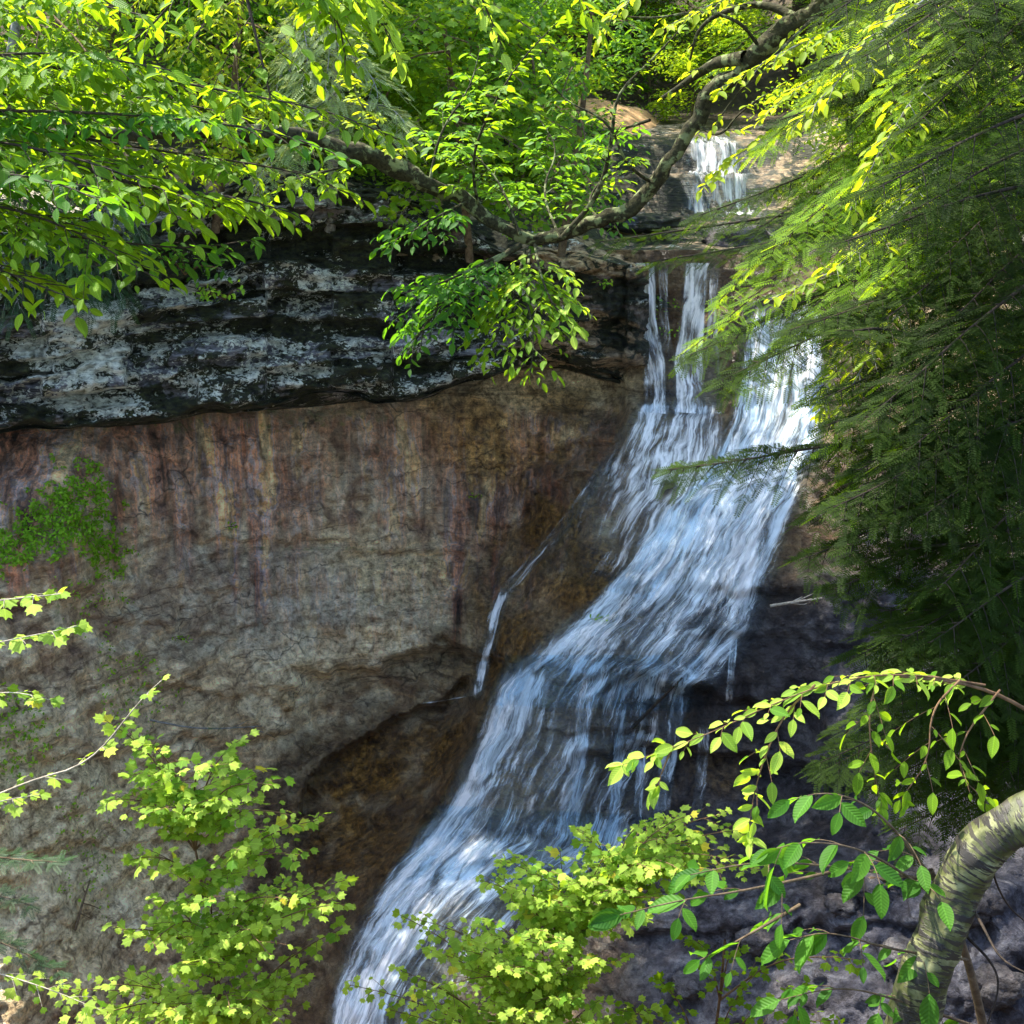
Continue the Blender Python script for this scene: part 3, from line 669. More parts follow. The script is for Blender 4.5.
AL = [(745, 300), (738, 360), (728, 420), (700, 470), (660, 510), (625, 560), (588, 600), (535, 640), (496, 675), (484, 705)]
AR = [(822, 300), (832, 380), (822, 440), (805, 490), (788, 535), (775, 580), (762, 625), (740, 665), (716, 690), (700, 712)]
BL = [(505, 655), (490, 690), (470, 745), (440, 800), (408, 845), (385, 880)]
BR = [(705, 655), (694, 690), (684, 740), (672, 790), (655, 835), (628, 880)]
CL = [(432, 805), (400, 852), (370, 892), (342, 948), (315, 1050)]
CR = [(655, 815), (640, 850), (600, 875), (556, 905), (505, 955), (468, 1000), (445, 1055)]
def ends(t, a=.08, b=.12): return ss(0, a, t) * (1 - ss(1 - b, 1, t))
def dA(t, s, u, v):
    d = .80 - .14 * (1 - ss(300, 360, v)) + .06 * ss(440, 520, v) * (1 - ss(560, 620, v))
    d = d - .34 * ss(.5, .95, s) * ss(540, 640, v) - .34 * ss(550, 630, v) * np.exp(-((s - .45) / .18) ** 2) + .08 * (1 - ss(.0, .3, s)) * ss(600, 650, v)
    return d * ss(0, .05, t) * (1 - .9 * ss(.88, 1, t))
def dB(t, s, u, v):
    d = .42 + .50 * (1 - ss(.05, .32, s)) - .16 * ss(.6, 1, s) + .16 * np.exp(-((v - 690) / 12) ** 2) - .12 * np.exp(-((s - .38) / .08) ** 2) + .10 * ss(800, 850, v)
    return d * ends(t, .12, .15)
def dC(t, s, u, v):
    d = .84 - .40 * ss(.3, .8, s) - .18 * np.exp(-((s - .5) / .12) ** 2) * ss(880, 920, v) + .1 * np.exp(-((v - 855) / 20) ** 2)
    return d * ss(0, .2, t)
poolL = [(640, 400), (612, 440), (590, 485), (560, 530), (535, 575)]
poolR = [(722, 400), (728, 440), (712, 500), (690, 550), (650, 600)]
sh = [water_sheet(AL, AR, dA, 0.05, 300, 150, seed=0.0, relief=0.06),
      water_sheet([(p[0] + 8, p[1]) for p in AL], [(p[0] - 10, p[1]) for p in AR], lambda t, s, u, v: dA(t, s, u, v) - 0.26, 0.10, 300, 120, seed=5.3, relief=0.08),
      water_sheet(BL, BR, dB, 0.06, 220, 150, seed=3.3, relief=0.05),
      water_sheet(BL, [(p[0] - 40, p[1]) for p in BR], lambda t, s, u, v: dB(t, s, u, v) - .22, 0.11, 220, 120, seed=7.7, relief=0.07),
      water_sheet(CL, CR, dC, 0.08, 240, 150, seed=8.8, relief=0.06),
      water_sheet([(p[0] + 5, p[1]) for p in CL], [(p[0] - 30, p[1]) for p in CR], lambda t, s, u, v: dC(t, s, u, v) - .25, 0.13, 240, 120, seed=9.9, relief=0.08),
      water_sheet(poolL, poolR, lambda t, s, u, v: (0.66 - 0.55 * (1 - ss(0.15, .75, s)) * ss(0.3, .9, t) - 0.15 * t) * (1 - ss(.8, 1, t)) * ss(0, .04, t), 0.07, 160, 90, seed=2.1, relief=.06)]
water_obj("waterfall_water", sh, "main waterfall sliding white and blue down the sloping rock", "waterfall")
def wallY(u, v): return 13.62 - 0.0006 * (v - 262)
sh = []
for (l0, r0, l1, r1, dn, sd, of_) in [(632, 656, 644, 664, .72, 1.1, 0.12), (684, 711, 674, 702, .82, 2.7, 0.14), (658, 668, 660, 674, .30, 3.9, 0.06), (710, 720, 704, 718, .30, 4.4, 0.04)]:
    sh.append(water_sheet([(l0, 263), (l0 + (l1 - l0) * .4, 318), (l1 - 2, 360), (l1, 412)], [(r0, 263), (r0 + (r1 - r0) * .4 - 2, 318), (r1 + 2, 360), (r1 + 4, 414)],
              (lambda dn: lambda t, s, u, v: dn + 0.12 * np.exp(-((t - 0.36) / .06) ** 2) - .12 * ss(.4, .8, t) + 0.15 * ss(.9, 1, t))(dn), of_ + 0.0, 110, 34, depth=lambda u, v: np.minimum(surf(u, v), surf(u, v * 0 + 330)), seed=sd, relief=.03))
water_obj("veil_water", sh, "two narrow veils of water dropping from the ledge lip", "waterfall")
# upper cascade, from the stream bed step
def casc(x, y): return hill(x, y)
cx, cy = np.meshgrid(np.linspace(0, 1, 70), np.linspace(0, 1, 90)); cx = (2.62 - .30 * cy) + cx * (.55 + .75 * cy)
yy = 19.2 - cy * 1.75
cz = hill(cx, yy) + 0.05 + 0.05 * np.array([mnoise.fractal(Vector((x * 8, y * 2, 1)), .7, 2, 3) for x, y in zip(cx.ravel(), yy.ravel())]).reshape(cx.shape)
arc = np.r_[0, np.cumsum(np.hypot(np.diff(yy[:, 0]), np.diff(cz[:, 30])))]
a = Acc(); a.add(np.stack([cx, yy, cz], -1).reshape(-1, 3), gridfaces(np.arange(cx.size).reshape(cx.shape)), .5, np.stack([cx * 1.4, np.broadcast_to(arc[:, None], cx.shape)], -1).reshape(-1, 2))
sx = np.broadcast_to(np.linspace(0, 1, 70), cx.shape)
dd = (0.62 * np.minimum(ss(0, .12, sx), 1 - ss(.8, 1.0, sx)) * (1 - ss(.85, 1, cy)) * ss(0, .15, cy)).ravel()
tag(a.build("upper_cascade_water", M['water'], attrs={"dens": dd}), "small white cascade stepping down behind the rock terrace", "cascade", kind="structure")
# side trickle in the gully and thin threads on the right slab
def thread(pts, w, dn, sd, off=0.03):
    p = np.array(pts, float)
    return water_sheet([(q[0] - w, q[1]) for q in pts], [(q[0] + w, q[1]) for q in pts], lambda t, s, u, v: dn * np.minimum(ss(0, .1, t), 1 - ss(.9, 1, t)) + 0 * t, off, 160, 14, seed=sd, relief=.02)
water_obj("side_trickle_water", [thread([(612, 455), (588, 492), (560, 530), (532, 562), (506, 590), (496, 612), (490, 640), (482, 668), (476, 700)], 8, .36, 1.3, .04),
                            thread([(505, 588), (496, 612), (490, 640), (482, 668), (476, 700)], 4.5, .78, 2.3, .06),
                            thread([(482, 686), (470, 695), (446, 700), (420, 704)], 6, .40, 4.3)], "thin side trickle winding down the gully left of the falls", "trickle")
water_obj("thread_water", [thread([(690, 640), (683, 690), (676, 720), (668, 760), (660, 820)], 9, .42, 6.3), thread([(735, 610), (733, 650), (728, 710)], 4, .5, 7.3),
                           thread([(622, 700), (618, 760), (612, 840)], 6, .7, 8.3), thread([(645, 700), (640, 770), (636, 850)], 5, .5, 8.9), thread([(585, 690), (580, 760), (570, 840)], 8, .6, 9.9),
                           thread([(705, 720), (700, 790), (690, 850)], 6, .35, 3.9), thread([(800, 300), (812, 380), (808, 470)], 12, .6, 9.9)], "fine threads of water on the dark rock right of the falls", "trickle")

# ------------------------------------------------------------------ leaf templates
def T(v, f): return (np.array(v, float), [np.array(g, int) for g in f])
LEAF2 = T([(0, 0, 0), (.35, .27, .05), (.75, .22, .03), (1, 0, -.10), (.75, -.22, .03), (.35, -.27, .05)], [[(0, 3, 2, 1), (0, 5, 4, 3)]])
def oval(n=5, w=.30, serr=0.0):
    xs_ = np.linspace(0, 1, n + 2)[1:-1]
    V = [(0, 0, 0)]; L_, M_, R_ = [], [], []
    for x in xs_:
        ww = w * math.sin(math.pi * x ** 0.8) ** 0.8
        dz = -0.16 * x * x
        M_.append(len(V)); V.append((x, 0, dz - 0.0)); L_.append(len(V)); V.append((x + .03, ww, dz + .07)); R_.append(len(V)); V.append((x + .03, -ww, dz + .07))
    V.append((1, 0, -.2)); t = len(V) - 1
    q = []; tr = [(0, M_[0], L_[0]), (0, R_[0], M_[0]), (t, L_[-1], M_[-1]), (t, M_[-1], R_[-1])]
    for i in range(n - 1):
        q += [(M_[i], M_[i + 1], L_[i + 1], L_[i]), (M_[i + 1], M_[i], R_[i], R_[i + 1])]
    return T(V, [q, tr])
LEAFO = oval(6, .24)
def maple():
    ang = [0, 14, 27, 40, 58, 75, 100, 130]; rad = [1.0, .72, .74, .92, .60, .70, .45, .3]
    V = [(0.0, 0, 0)]
    pts = []
    for s_ in (1, -1):
        for a_, r_ in (list(zip(ang, rad)) if s_ == 1 else list(zip(ang, rad))[1:][::1]):
            pts.append((s_ * a_, r_))
    pts.sort()
    for a_, r_ in pts:
        x = .32 + .68 * r_ * math.cos(math.radians(a_)); y = .72 * r_ * math.sin(math.radians(a_))
        V.append((x, y, -.14 * r_ * r_ + (.05 if r_ < .6 else 0)))
    V[0] = (.32, 0, .03); V.append((0.02, 0, 0)); e = len(V) - 1
    tr = [(0, i, i + 1) for i in range(1, len(pts))] + [(0, len(pts), e), (0, e, 1)]
    return T(V, [tr])
LEAFM = maple()
def twiglet(n=9, nl=.17, w=.035):
    V, q = [], []
    def qd(a_, b_, c_, d_): k = len(V); V.extend([a_, b_, c_, d_]); q.append((k, k + 1, k + 2, k + 3))
    qd((0, -.008, 0), (1, -.004, -.02), (1, .004, -.02), (0, .008, 0))
    for i in range(n):
        x = .04 + .92 * i / n
        l_ = nl * (1 - .35 * x)
        for s_ in (1, -1):
            qd((x, 0, 0), (x + l_ * .35 - w * .3, s_ * l_ * .5, .01), (x + l_ * .55, s_ * l_, -.01), (x + l_ * .2 + w, s_ * l_ * .45, .01))
    qd((.92, 0, 0), (1.02, -.025, -.02), (1.1, 0, -.03), (1.02, .025, -.02))
    return T(V, [q])
TWN = twiglet(8, .24, .085)       # hemlock twiglet with flat rows of needles
TWC = twiglet(5, .26, .09)       # coarser, for conifers far behind

def place(acc, tmpl, O, X, N, S, rnd=None):
    V, Fs = tmpl
    O = np.asarray(O, float); X = nrm(X); N = np.asarray(N, float); S = np.asarray(S, float)
    m = len(O)
    if m == 0: return
    Yd = nrm(np.cross(N, X)); Nn = np.cross(X, Yd)
    W = O[:, None] + S[:, None, None] * (V[None, :, :1] * X[:, None] + V[None, :, 1:2] * Yd[:, None] + V[None, :, 2:3] * Nn[:, None])
    n = len(V)
    r = R.random(m) if rnd is None else rnd
    off = (np.arange(m) * n)[:, None, None]
    base = acc.n
    first = True
    acc.v.append(W.reshape(-1, 3)); acc.r.append(np.repeat(r, n)); acc.uv.append(np.tile(V[:, :2], (m, 1)))
    for f in Fs: acc.f.append((f[None] + off).reshape(-1, f.shape[1]) + base)
    acc.n += m * n

def smooth_path(pts, n=24):
    p = np.array(pts, float)
    for _ in range(3):
        q = [p[0]]
        for a_, b_ in zip(p[:-1], p[1:]): q += [a_ * .75 + b_ * .25, a_ * .25 + b_ * .75]
        q.append(p[-1]); p = np.array(q)
    d = np.r_[0, np.cumsum(np.linalg.norm(np.diff(p, axis=0), axis=-1))]
    s = np.linspace(0, d[-1], n)
    return np.stack([np.interp(s, d, p[:, k]) for k in range(3)], -1)
def tube(acc, pts, rad, sides=8, bump=0.0, rnd=0.5):
    p = np.asarray(pts, float); n = len(p)
    rad = np.broadcast_to(np.asarray(rad, float), (n,)) if np.ndim(rad) < 1 or len(np.atleast_1d(rad)) == n else np.interp(np.linspace(0, 1, n), np.linspace(0, 1, len(rad)), rad)
    t = nrm(np.gradient(p, axis=0))
    ref = np.array([0.3, -1, 0.1]) if abs(t[0] @ nrm([0.3, -1, .1])) < .9 else np.array([1, 0, 0.])
    N0 = nrm(np.cross(t[0], ref)); Ns = [N0]
    for i in range(1, n): Ns.append(nrm(Ns[-1] - t[i] * (Ns[-1] @ t[i])))
    Ns = np.array(Ns); B = np.cross(t, Ns)
    a_ = np.linspace(0, 2 * math.pi, sides + 1)
    rr = rad[:, None] * np.ones(sides + 1)
    if bump:
        bb = np.array([[mnoise.fractal(Vector((math.cos(x) * 1.5, math.sin(x) * 1.5, i * .25 + p[0, 0] * 7)), .8, 2, 3) for x in a_] for i in range(n)])
        rr = rr * (1 + bump * bb)
    W = p[:, None] + rr[..., None] * (np.cos(a_)[None, :, None] * Ns[:, None] + np.sin(a_)[None, :, None] * B[:, None])
    d = np.r_[0, np.cumsum(np.linalg.norm(np.diff(p, axis=0), axis=-1))]
    uv = np.stack([np.broadcast_to(a_ * rad.mean(), (n, sides + 1)), np.broadcast_to(d[:, None], (n, sides + 1))], -1)
    acc.add(W.reshape(-1, 3), gridfaces(np.arange(n * (sides + 1)).reshape(n, sides + 1)), rnd, uv.reshape(-1, 2))

# ------------------------------------------------------------------ boughs
def grow(path, r0, kind, L, ls, sp=0.05, start=0.15, tilt=0.0, nspread=0.35, ang=50, tert=True, seed=None, droop=0.25, tipl=0.35, lsp=None):
    """Returns wood Acc, foliage Acc for one bough along path. kind: leaf template name."""
    wood, fol = Acc(), Acc()
    p = np.asarray(path, float); n = len(p)
    d = np.r_[0, np.cumsum(np.linalg.norm(np.diff(p, axis=0), axis=-1))]; tot = d[-1]
    tube(wood, p, np.linspace(r0, r0 * .25, n), 6 if r0 < .02 else 10, 0.15 if r0 > .015 else 0)
    O, X, N, S = [], [], [], []
    def leaves_on(q, side0):
        dd = np.r_[0, np.cumsum(np.linalg.norm(np.diff(q, axis=0), axis=-1))]
        step = (lsp or ls * .55)
        k = max(2, int(dd[-1] / step))
        for j in range(k + 1):
            s = dd[-1] * (0.12 + .88 * j / k)
            o = np.array([np.interp(s, dd, q[:, c]) for c in range(3)])
            i = min(len(q) - 2, int(np.searchsorted(dd, s)) - 1 if s > 0 else 0); i = max(i, 0)
            t_ = nrm(q[i + 1] - q[i]); b_ = nrm(np.cross(t_, UP) + 1e-6)
            sd = side0 * (1 if j % 2 else -1)
            w_ = 0.25 if j == k else 1.0
            dr = t_ * (.55 if j < k else 1) + b_ * sd * .8 * w_ + R.normal(0, .16, 3) + np.array([0, 0, -droop * .8])
            O.append(o); X.append(dr); N.append(UP + np.array([0, -tilt, 0]) + R.normal(0, nspread, 3)); S.append(ls * R.uniform(.42, 1.2))
    side = 1
    s = tot * start
    while s < tot:
        f = s / tot
        o = np.array([np.interp(s, d, p[:, c]) for c in range(3)])
        i = max(0, min(n - 2, int(np.searchsorted(d, s)) - 1)); t_ = nrm(p[i + 1] - p[i]); b_ = nrm(np.cross(t_, UP) + 1e-6)
        ln = L * (1 - f) ** .6 * R.uniform(.6, 1.1) * min(1, .35 + f * 2.2) + L * .12
        an = math.radians(ang * R.uniform(.75, 1.2))
        dr = nrm(t_ * math.cos(an) + b_ * side * math.sin(an) + np.array([0, 0, R.normal(0, .12)]))
        m = 5
        q = np.array([o + dr * ln * x + np.array([0, 0, -droop * ln * x * x]) for x in np.linspace(0, 1, m)])
        if kind == 'needle' or kind == 'coarse':
            tube(wood, q, [r0 * .22 + .001, .0008], 3)
            tl = ls
            k = max(3, int(ln / (tl * .42)))
            for j in range(k):
                x = (j + .6) / k; oo = np.array([np.interp(x * (m - 1), range(m), q[:, c]) for c in range(3)])
                bb = nrm(np.cross(dr, UP) + 1e-6)
                for sd in (1, -1):
                    O.append(oo); X.append(dr * .75 + bb * sd * .75 + R.normal(0, .1, 3) + np.array([0, 0, -droop * .5])); N.append(UP + np.array([0, -tilt, 0]) + R.normal(0, .25, 3)); S.append(tl * (1.15 - .55 * x) * R.uniform(.8, 1.15))
            O.append(q[-1]); X.append(q[-1] - q[-2]); N.append(UP + R.normal(0, .2, 3)); S.append(tl)
        else:
            tube(wood, q, [max(.0015, r0 * .3), .001], 4)
            leaves_on(q, side)
            if tert and ln > 3.2 * ls:
                for x in (0.35, 0.65):
                    for sd in (1, -1):
                        oo = np.array([np.interp(x * (m - 1), range(m), q[:, c]) for c in range(3)]); bb = nrm(np.cross(dr, UP) + 1e-6)
                        d2 = nrm(dr * .7 + bb * sd * .7 + R.normal(0, .12, 3))
                        l2 = ln * .42 * (1.15 - x)
                        q2 = np.array([oo + d2 * l2 * y + np.array([0, 0, -droop * l2 * y * y]) for y in np.linspace(0, 1, 4)])
                        tube(wood, q2, [.0014, .0008], 3); leaves_on(q2, sd)
        side = -side; s += sp * R.uniform(.7, 1.3)
    tm = {'maple': LEAFM, 'oval': LEAFO, 'far': LEAF2, 'needle': TWN, 'coarse': TWC}[kind]
    if kind not in ('needle', 'coarse'): leaves_on(p[-3:], 1)
    place(fol, tm, O, X, N, S)
    return wood, fol

def tree_of_boughs(name, base, label, cat, trunk, boughs, bark, leaf, group=None, trunk_r=(0.05, 0.02), twigmat=None, bump=.12, sides=14):
    """trunk: polyline (world) ; boughs: list of dicts(path, ...grow args). thing > trunk, branch (> foliage)."""
    o = empty(name, base, label, cat, group)

    if trunk is not None:
        a_ = Acc(); tp = smooth_path(trunk, 90 if bump > .3 else 40)
        if bump > .3:
            tp = tp + np.array([[mnoise.fractal(Vector((i * .16, k * 5.0, 2)), .5, 2, 4) for k in range(3)] for i in range(len(tp))]) * .045
        tube(a_, tp, np.interp(np.linspace(0, 1, len(tp)), np.linspace(0, 1, len(trunk_r)), trunk_r), sides, bump)
        a_.build("trunk", bark, o)
    for b in boughs:
        b = dict(b); path = smooth_path(b.pop('path'), 22)
        lm = b.pop('mat', leaf)
        w_, f_ = grow(path, **b)
        wo_ = w_.build("branch", twigmat or bark, o)
        f_.build("foliage", lm, wo_)
    return o

def pix(*pts): return P(*np.array(pts, float).T)

# ------------------------------------------------------------------ forest on the hillside (prototypes, then copies)
def far_tree(name, h, r, crown0, nclump, nleaf, ls, leaf, bark, tr=0.13, limbs=10, flat=0.16, seed=1):
    global R
    keep = R; R = np.random.default_rng(seed)
    o = empty(name, (0, 0, 0), "", "tree")
    tp = smooth_path([(0, 0, -0.5), (R.normal(0, .15), R.normal(0, .15), h * .3), (R.normal(0, .4), R.normal(0, .4), h * .65), (R.normal(0, .5), R.normal(0, .5), h * .97)], 26)
    a_ = Acc(); tube(a_, tp, [tr * 1.35, tr, tr * .7, tr * .15], 10, .12); a_.build("trunk", bark, o)
    ends = []
    for i in range(limbs):
        z0 = crown0 * .8 + (h * .92 - crown0 * .8) * (i + .3) / limbs
        j = int(np.argmin(abs(tp[:, 2] - z0))); az = i * 2.4 + R.normal(0, .3)
        rr = r * math.sin(math.pi * (.18 + .75 * (z0 - crown0 * .8) / (h - crown0 * .8))) ** .7 * R.uniform(.75, 1.1)
        e = tp[j] + np.array([math.cos(az) * rr, math.sin(az) * rr, rr * R.uniform(.05, .5)])
        mid = (tp[j] + e) / 2 + np.array([0, 0, rr * .12])
        q = smooth_path([tp[j], mid, e], 10)
        b_ = Acc(); tube(b_, q, [tr * .32, tr * .2, tr * .06], 5, .1)
        b_.build("branch", bark, o)
        ends.append(q)
    O, X, N, S = [], [], [], []
    for c in range(nclump):
        q = ends[c % limbs]; f = R.uniform(.3, 1.08)
        ctr = q[min(len(q) - 1, int(f * (len(q) - 1)))] + R.normal(0, .32, 3) * np.array([1, 1, .8]) * r / 2.5
        rad = R.uniform(.35, .75) * r / 2.4; k = int(nleaf * R.uniform(.6, 1.3))
        tlt = R.normal(0, .22, 2)
        pt = R.normal(0, .5, (k, 3)) * rad; pt[:, 2] = pt[:, 2] * flat * 2 + pt[:, 0] * tlt[0] + pt[:, 1] * tlt[1] - .25 * (pt[:, 0] ** 2 + pt[:, 1] ** 2) / rad
        O.append(ctr + pt); dx = R.normal(0, 1, (k, 3)); dx[:, 2] = dx[:, 2] * .3 - .35; dx[:, :2] += pt[:, :2] / rad
        X.append(dx); N.append(np.array([0, -.25, 1]) + R.normal(0, .45, (k, 3))); S.append(ls * R.uniform(.6, 1.25, k))
    f_ = Acc(); place(f_, LEAF2, np.concatenate(O), np.concatenate(X), np.concatenate(N), np.concatenate(S))
    f_.build("crown", leaf, o)
    R = keep
    return o
def far_hemlock(name, h, r, leaf, bark, seed=3, start=.12):
    global R
    keep = R; R = np.random.default_rng(seed)
    o = empty(name, (0, 0, 0), "", "tree")
    tp = smooth_path([(0, 0, -.5), (.1, 0, h * .5), (0, .1, h)], 20)
    a_ = Acc(); tube(a_, tp, [.17, .12, .02], 10, .12); a_.build("trunk", bark, o)
    W_, F_ = Acc(), Acc()
    nb = int(h * 6.5)
    for i in range(nb):
        f = start + (1 - start) * i / nb; z = h * f; az = i * 2.4
        ln = r * (1 - f) ** .75 * R.uniform(.75, 1.1) + .25
        b = np.array([0, 0, z]); dr = np.array([math.cos(az), math.sin(az), .12])
        q = np.array([b + dr * ln * x + np.array([0, 0, -.38 * ln * x * x]) for x in np.linspace(0, 1, 8)])
        w_, f_ = grow(q, .018, 'coarse', ln * .38, .17, sp=.13, tilt=.2, ang=60, droop=.3)
        for s, d_ in ((w_, W_), (f_, F_)):
            d_.v += s.v; d_.r += s.r; d_.uv += s.uv; d_.f += [x + d_.n for x in s.f]; d_.n += s.n
    W_.build("branch", bark, o); F_.build("crown", leaf, o)
    R = keep
    return o

protos = {
    'shade_maple': far_tree("shade_maple_tree", 12.0, 3.0, 5.0, 84, 105, .11, M['forest'], M['bark_brown'], seed=27, tr=.12),  # added tree; high dense crown above the view shades the cliff
    'maple': far_tree("maple_tree", 11.0, 2.7, 1.6, 62, 105, .105, M['forest'], M['bark_grey'], seed=21),
    'basswood': far_tree("basswood_tree", 9.5, 2.4, .9, 60, 110, .11, M['forest_blue'], M['bark_brown'], seed=22, tr=.11),
    'birch': far_tree("birch_tree", 10.0, 2.0, 2.6, 42, 90, .08, M['maple'], M['bark_grey'], seed=23, tr=.09),
    'hemlock': far_hemlock("hemlock_tree", 11.0, 2.9, M['forest_blue'], M['bark_dark'], 31),
    'shrub': far_tree("leafy_shrub", 2.3, 1.35, .2, 60, 75, .08, M['forest'], M['bark_brown'], tr=.02, limbs=8, seed=24),
    'shrub2': far_tree("hazel_shrub", 2.8, 1.5, .2, 60, 75, .085, M['forest_blue'], M['bark_brown'], tr=.025, limbs=9, seed=25),
}
for k, p_ in protos.items():
    KIDS[p_.name] = [c for c in SC.objects if c.parent == p_]
GRP = {'shade_maple': 'forest trees above the cliff', 'maple': 'forest trees above the cliff', 'basswood': 'forest trees above the cliff', 'birch': 'forest trees above the cliff', 'hemlock': 'forest trees above the cliff',
       'shrub': 'bushes on the bank above the cliff', 'shrub2': 'bushes on the bank above the cliff'}
used = set()
def plant(kind, x, y, sc, rot, label):
    src = protos[kind]
    if kind not in used: o = src; used.add(kind)
    else: o = copy_tree(src)
    o.location = (x, y, hz(x, y) - .05); o.rotation_euler = (0, 0, rot); o.scale = (sc, sc, sc)
    tag(o, label, 'bush' if 'shrub' in kind else 'tree', GRP[kind])
    return o
TREES = [
    ('shade_maple', -4.3, 14.4, .95, 2.4, "high crowned tree added on the rim at the left to shade the cliff"),
    ('maple', -2.6, 15.4, .85, .4, "leafy maple growing just behind the lichen ledge, left of centre"),
    ('birch', -6.4, 14.9, .95, 2.2, "pale trunked birch at the far top left corner"),
    ('hemlock', -3.9, 17.4, .95, 2.9, "bluish green hemlock left of the sunlit pale sprays"),
    ('maple', -1.6, 19.2, .95, 3.3, "sunlit maple higher on the slope behind the middle of the ledge"),
    ('birch', 0.35, 19.6, .9, 4.4, "slim pale trunked tree leaning left of the sandy path"),
    ('hemlock', 2.4, 26.5, 1.05, .3, "shaded hemlock upstream beyond the path"),
    ('maple', 5.6, 19.4, .9, 5.1, "maple on the right bank beside the small upper cascade"),
    ('hemlock', 4.9, 22.5, 1.0, 4.1, "hemlock behind the small upper cascade"),
    ('basswood', 6.6, 16.0, .9, 2.4, "broad tree right of the falls behind the dark hemlock boughs"),
    ('hemlock', 6.2, 13.6, .75, 2.0, "hemlock on the cliff top right of the falls"),
    ('maple', -1.2, 29.0, 1.2, 1.9, "far maple at the crest of the slope, top centre"),
    ('basswood', -7.2, 27.5, 1.25, 3.1, "far tree on the crest, top left"),
    ('hemlock', 8.6, 27.0, 1.2, 3.6, "far hemlock on the crest, top right"),
    ('basswood', 10.2, 16.2, 1.0, .1, "tree outermost right on the cliff top"),
]
for t in TREES: plant(*t)
BUSH = [
    ('shrub', -4.6, 13.2, .8, .2, "bush on the cliff edge under the maple leaves at the left"),
    ('shrub2', -3.4, 14.0, .8, 1.2, "bush behind the ledge rim at the left"),
    ('shrub', -1.5, 14.5, .85, 2.2, "bush on the ledge rim above the white lichen beds"),
    ('shrub2', -0.6, 14.9, .95, 3.2, "cool green bush above the middle of the ledge"),
    ('shrub2', 0.1, 15.9, .9, .5, "bush left of the brown terrace"),
    ('shrub', -0.6, 17.2, .85, 1.5, "bush on the bank below the path"),
    ('shrub2', -0.4, 18.0, 1.1, 2.5, "bush left of the path below the leaning pale trunk"),
    ('shrub', -2.4, 18.0, 1.2, 4.5, "sunlit bush on the slope left of the path"),
    ('shrub', -1.2, 20.8, 1.3, .9, "bush higher up left of the path"),
    ('shrub2', 2.6, 24.4, 1.0, 3.5, "bush at the back of the path"),
    ('shrub', 4.6, 17.2, .9, 5.5, "bush right of the small upper cascade"),
    ('shrub2', 5.0, 15.2, 1.0, 1.9, "bush on the right bank above the main falls"),
    ('shrub', 3.1, 21.6, .8, 2.9, "bush above the small upper cascade"),
    ('shrub2', -4.8, 17.0, 1.3, 4.9, "bush below the hemlocks at upper left"),
    ('shrub', 7.0, 14.2, 1.2, 0.0, "bush at the right on the cliff top"),
    ('shrub2', -7.0, 14.2, 1.2, 5.9, "bush at the left end of the cliff top"),
    ('shrub2', -5.6, 12.9, 1.0, .9, "bush nearest the left end of the ledge rim"),
    ('shrub', -2.3, 14.3, 1.0, 2.0, "bright bush on the rim directly above the white lichen crust"),
    ('shrub', -3.6, 16.0, 1.4, 1.1, "bush behind the pale hemlock sprays"),
    ('shrub2', -1.9, 16.4, 1.3, .1, "cool green bush behind the rim, left of centre"),
    ('shrub', -0.3, 16.6, 1.1, 5.1, "bright bush left of the dark bank under the path"),
    ('shrub', 0.9, 25.8, 1.3, 2.2, "bush behind and left of the path's far end"),
    ('shrub2', -3.6, 19.6, 1.6, 4.0, "large bush up the left slope"),
    ('shrub', -5.6, 18.8, 1.6, 3.3, "large bush far up the left slope"),
    ('shrub', -1.0, 23.5, 1.6, 1.3, "large bush high up behind the middle of the ledge"),
    ('shrub2', 1.6, 27.5, 1.7, 3.0, "large bush at the back above the path"),
    ('shrub', 3.8, 26.0, 1.5, .6, "large bush upstream at the back right of the path"),
    ('shrub', 5.6, 21.0, 1.5, 4.6, "large bush up the right bank"),
    ('shrub', 0.4, 23.2, .9, 3.9, "bush behind the trunk at the left of the path"),
]
for t in BUSH: plant(*t)

# low ground cover over the whole slope
n = 26000
gx_ = R.uniform(-9, 10, n); gy_ = np.interp(gx_, ex, ey) + 0.35 + R.uniform(0, 1, n) ** 1.6 * 14
keep = (np.abs(gx_ - xs(gy_)) > 1.7) & (((gx_ - 1.35) / 1.25) ** 2 + ((gy_ - 21.6) / 1.8) ** 2 > 1)
cl = np.array([mnoise.noise(Vector((x * .8, y * .8, 3))) for x, y in zip(gx_, gy_)]) > -.12
gx_, gy_ = gx_[keep & cl], gy_[keep & cl]; n = len(gx_)
O = np.stack([gx_, gy_, hill(gx_, gy_) + R.uniform(0.03, .38, n)], -1)
f_ = Acc(); place(f_, LEAF2, O, R.normal(0, 1, (n, 3)) * [1, 1, .3], np.array([0, -.4, 1]) + R.normal(0, .4, (n, 3)), .085 * R.uniform(.6, 1.3, n))
tag(f_.build("ground_cover", M['forest']), "low leafy ground cover spreading over the slope above the cliff", "ground cover", kind="stuff")

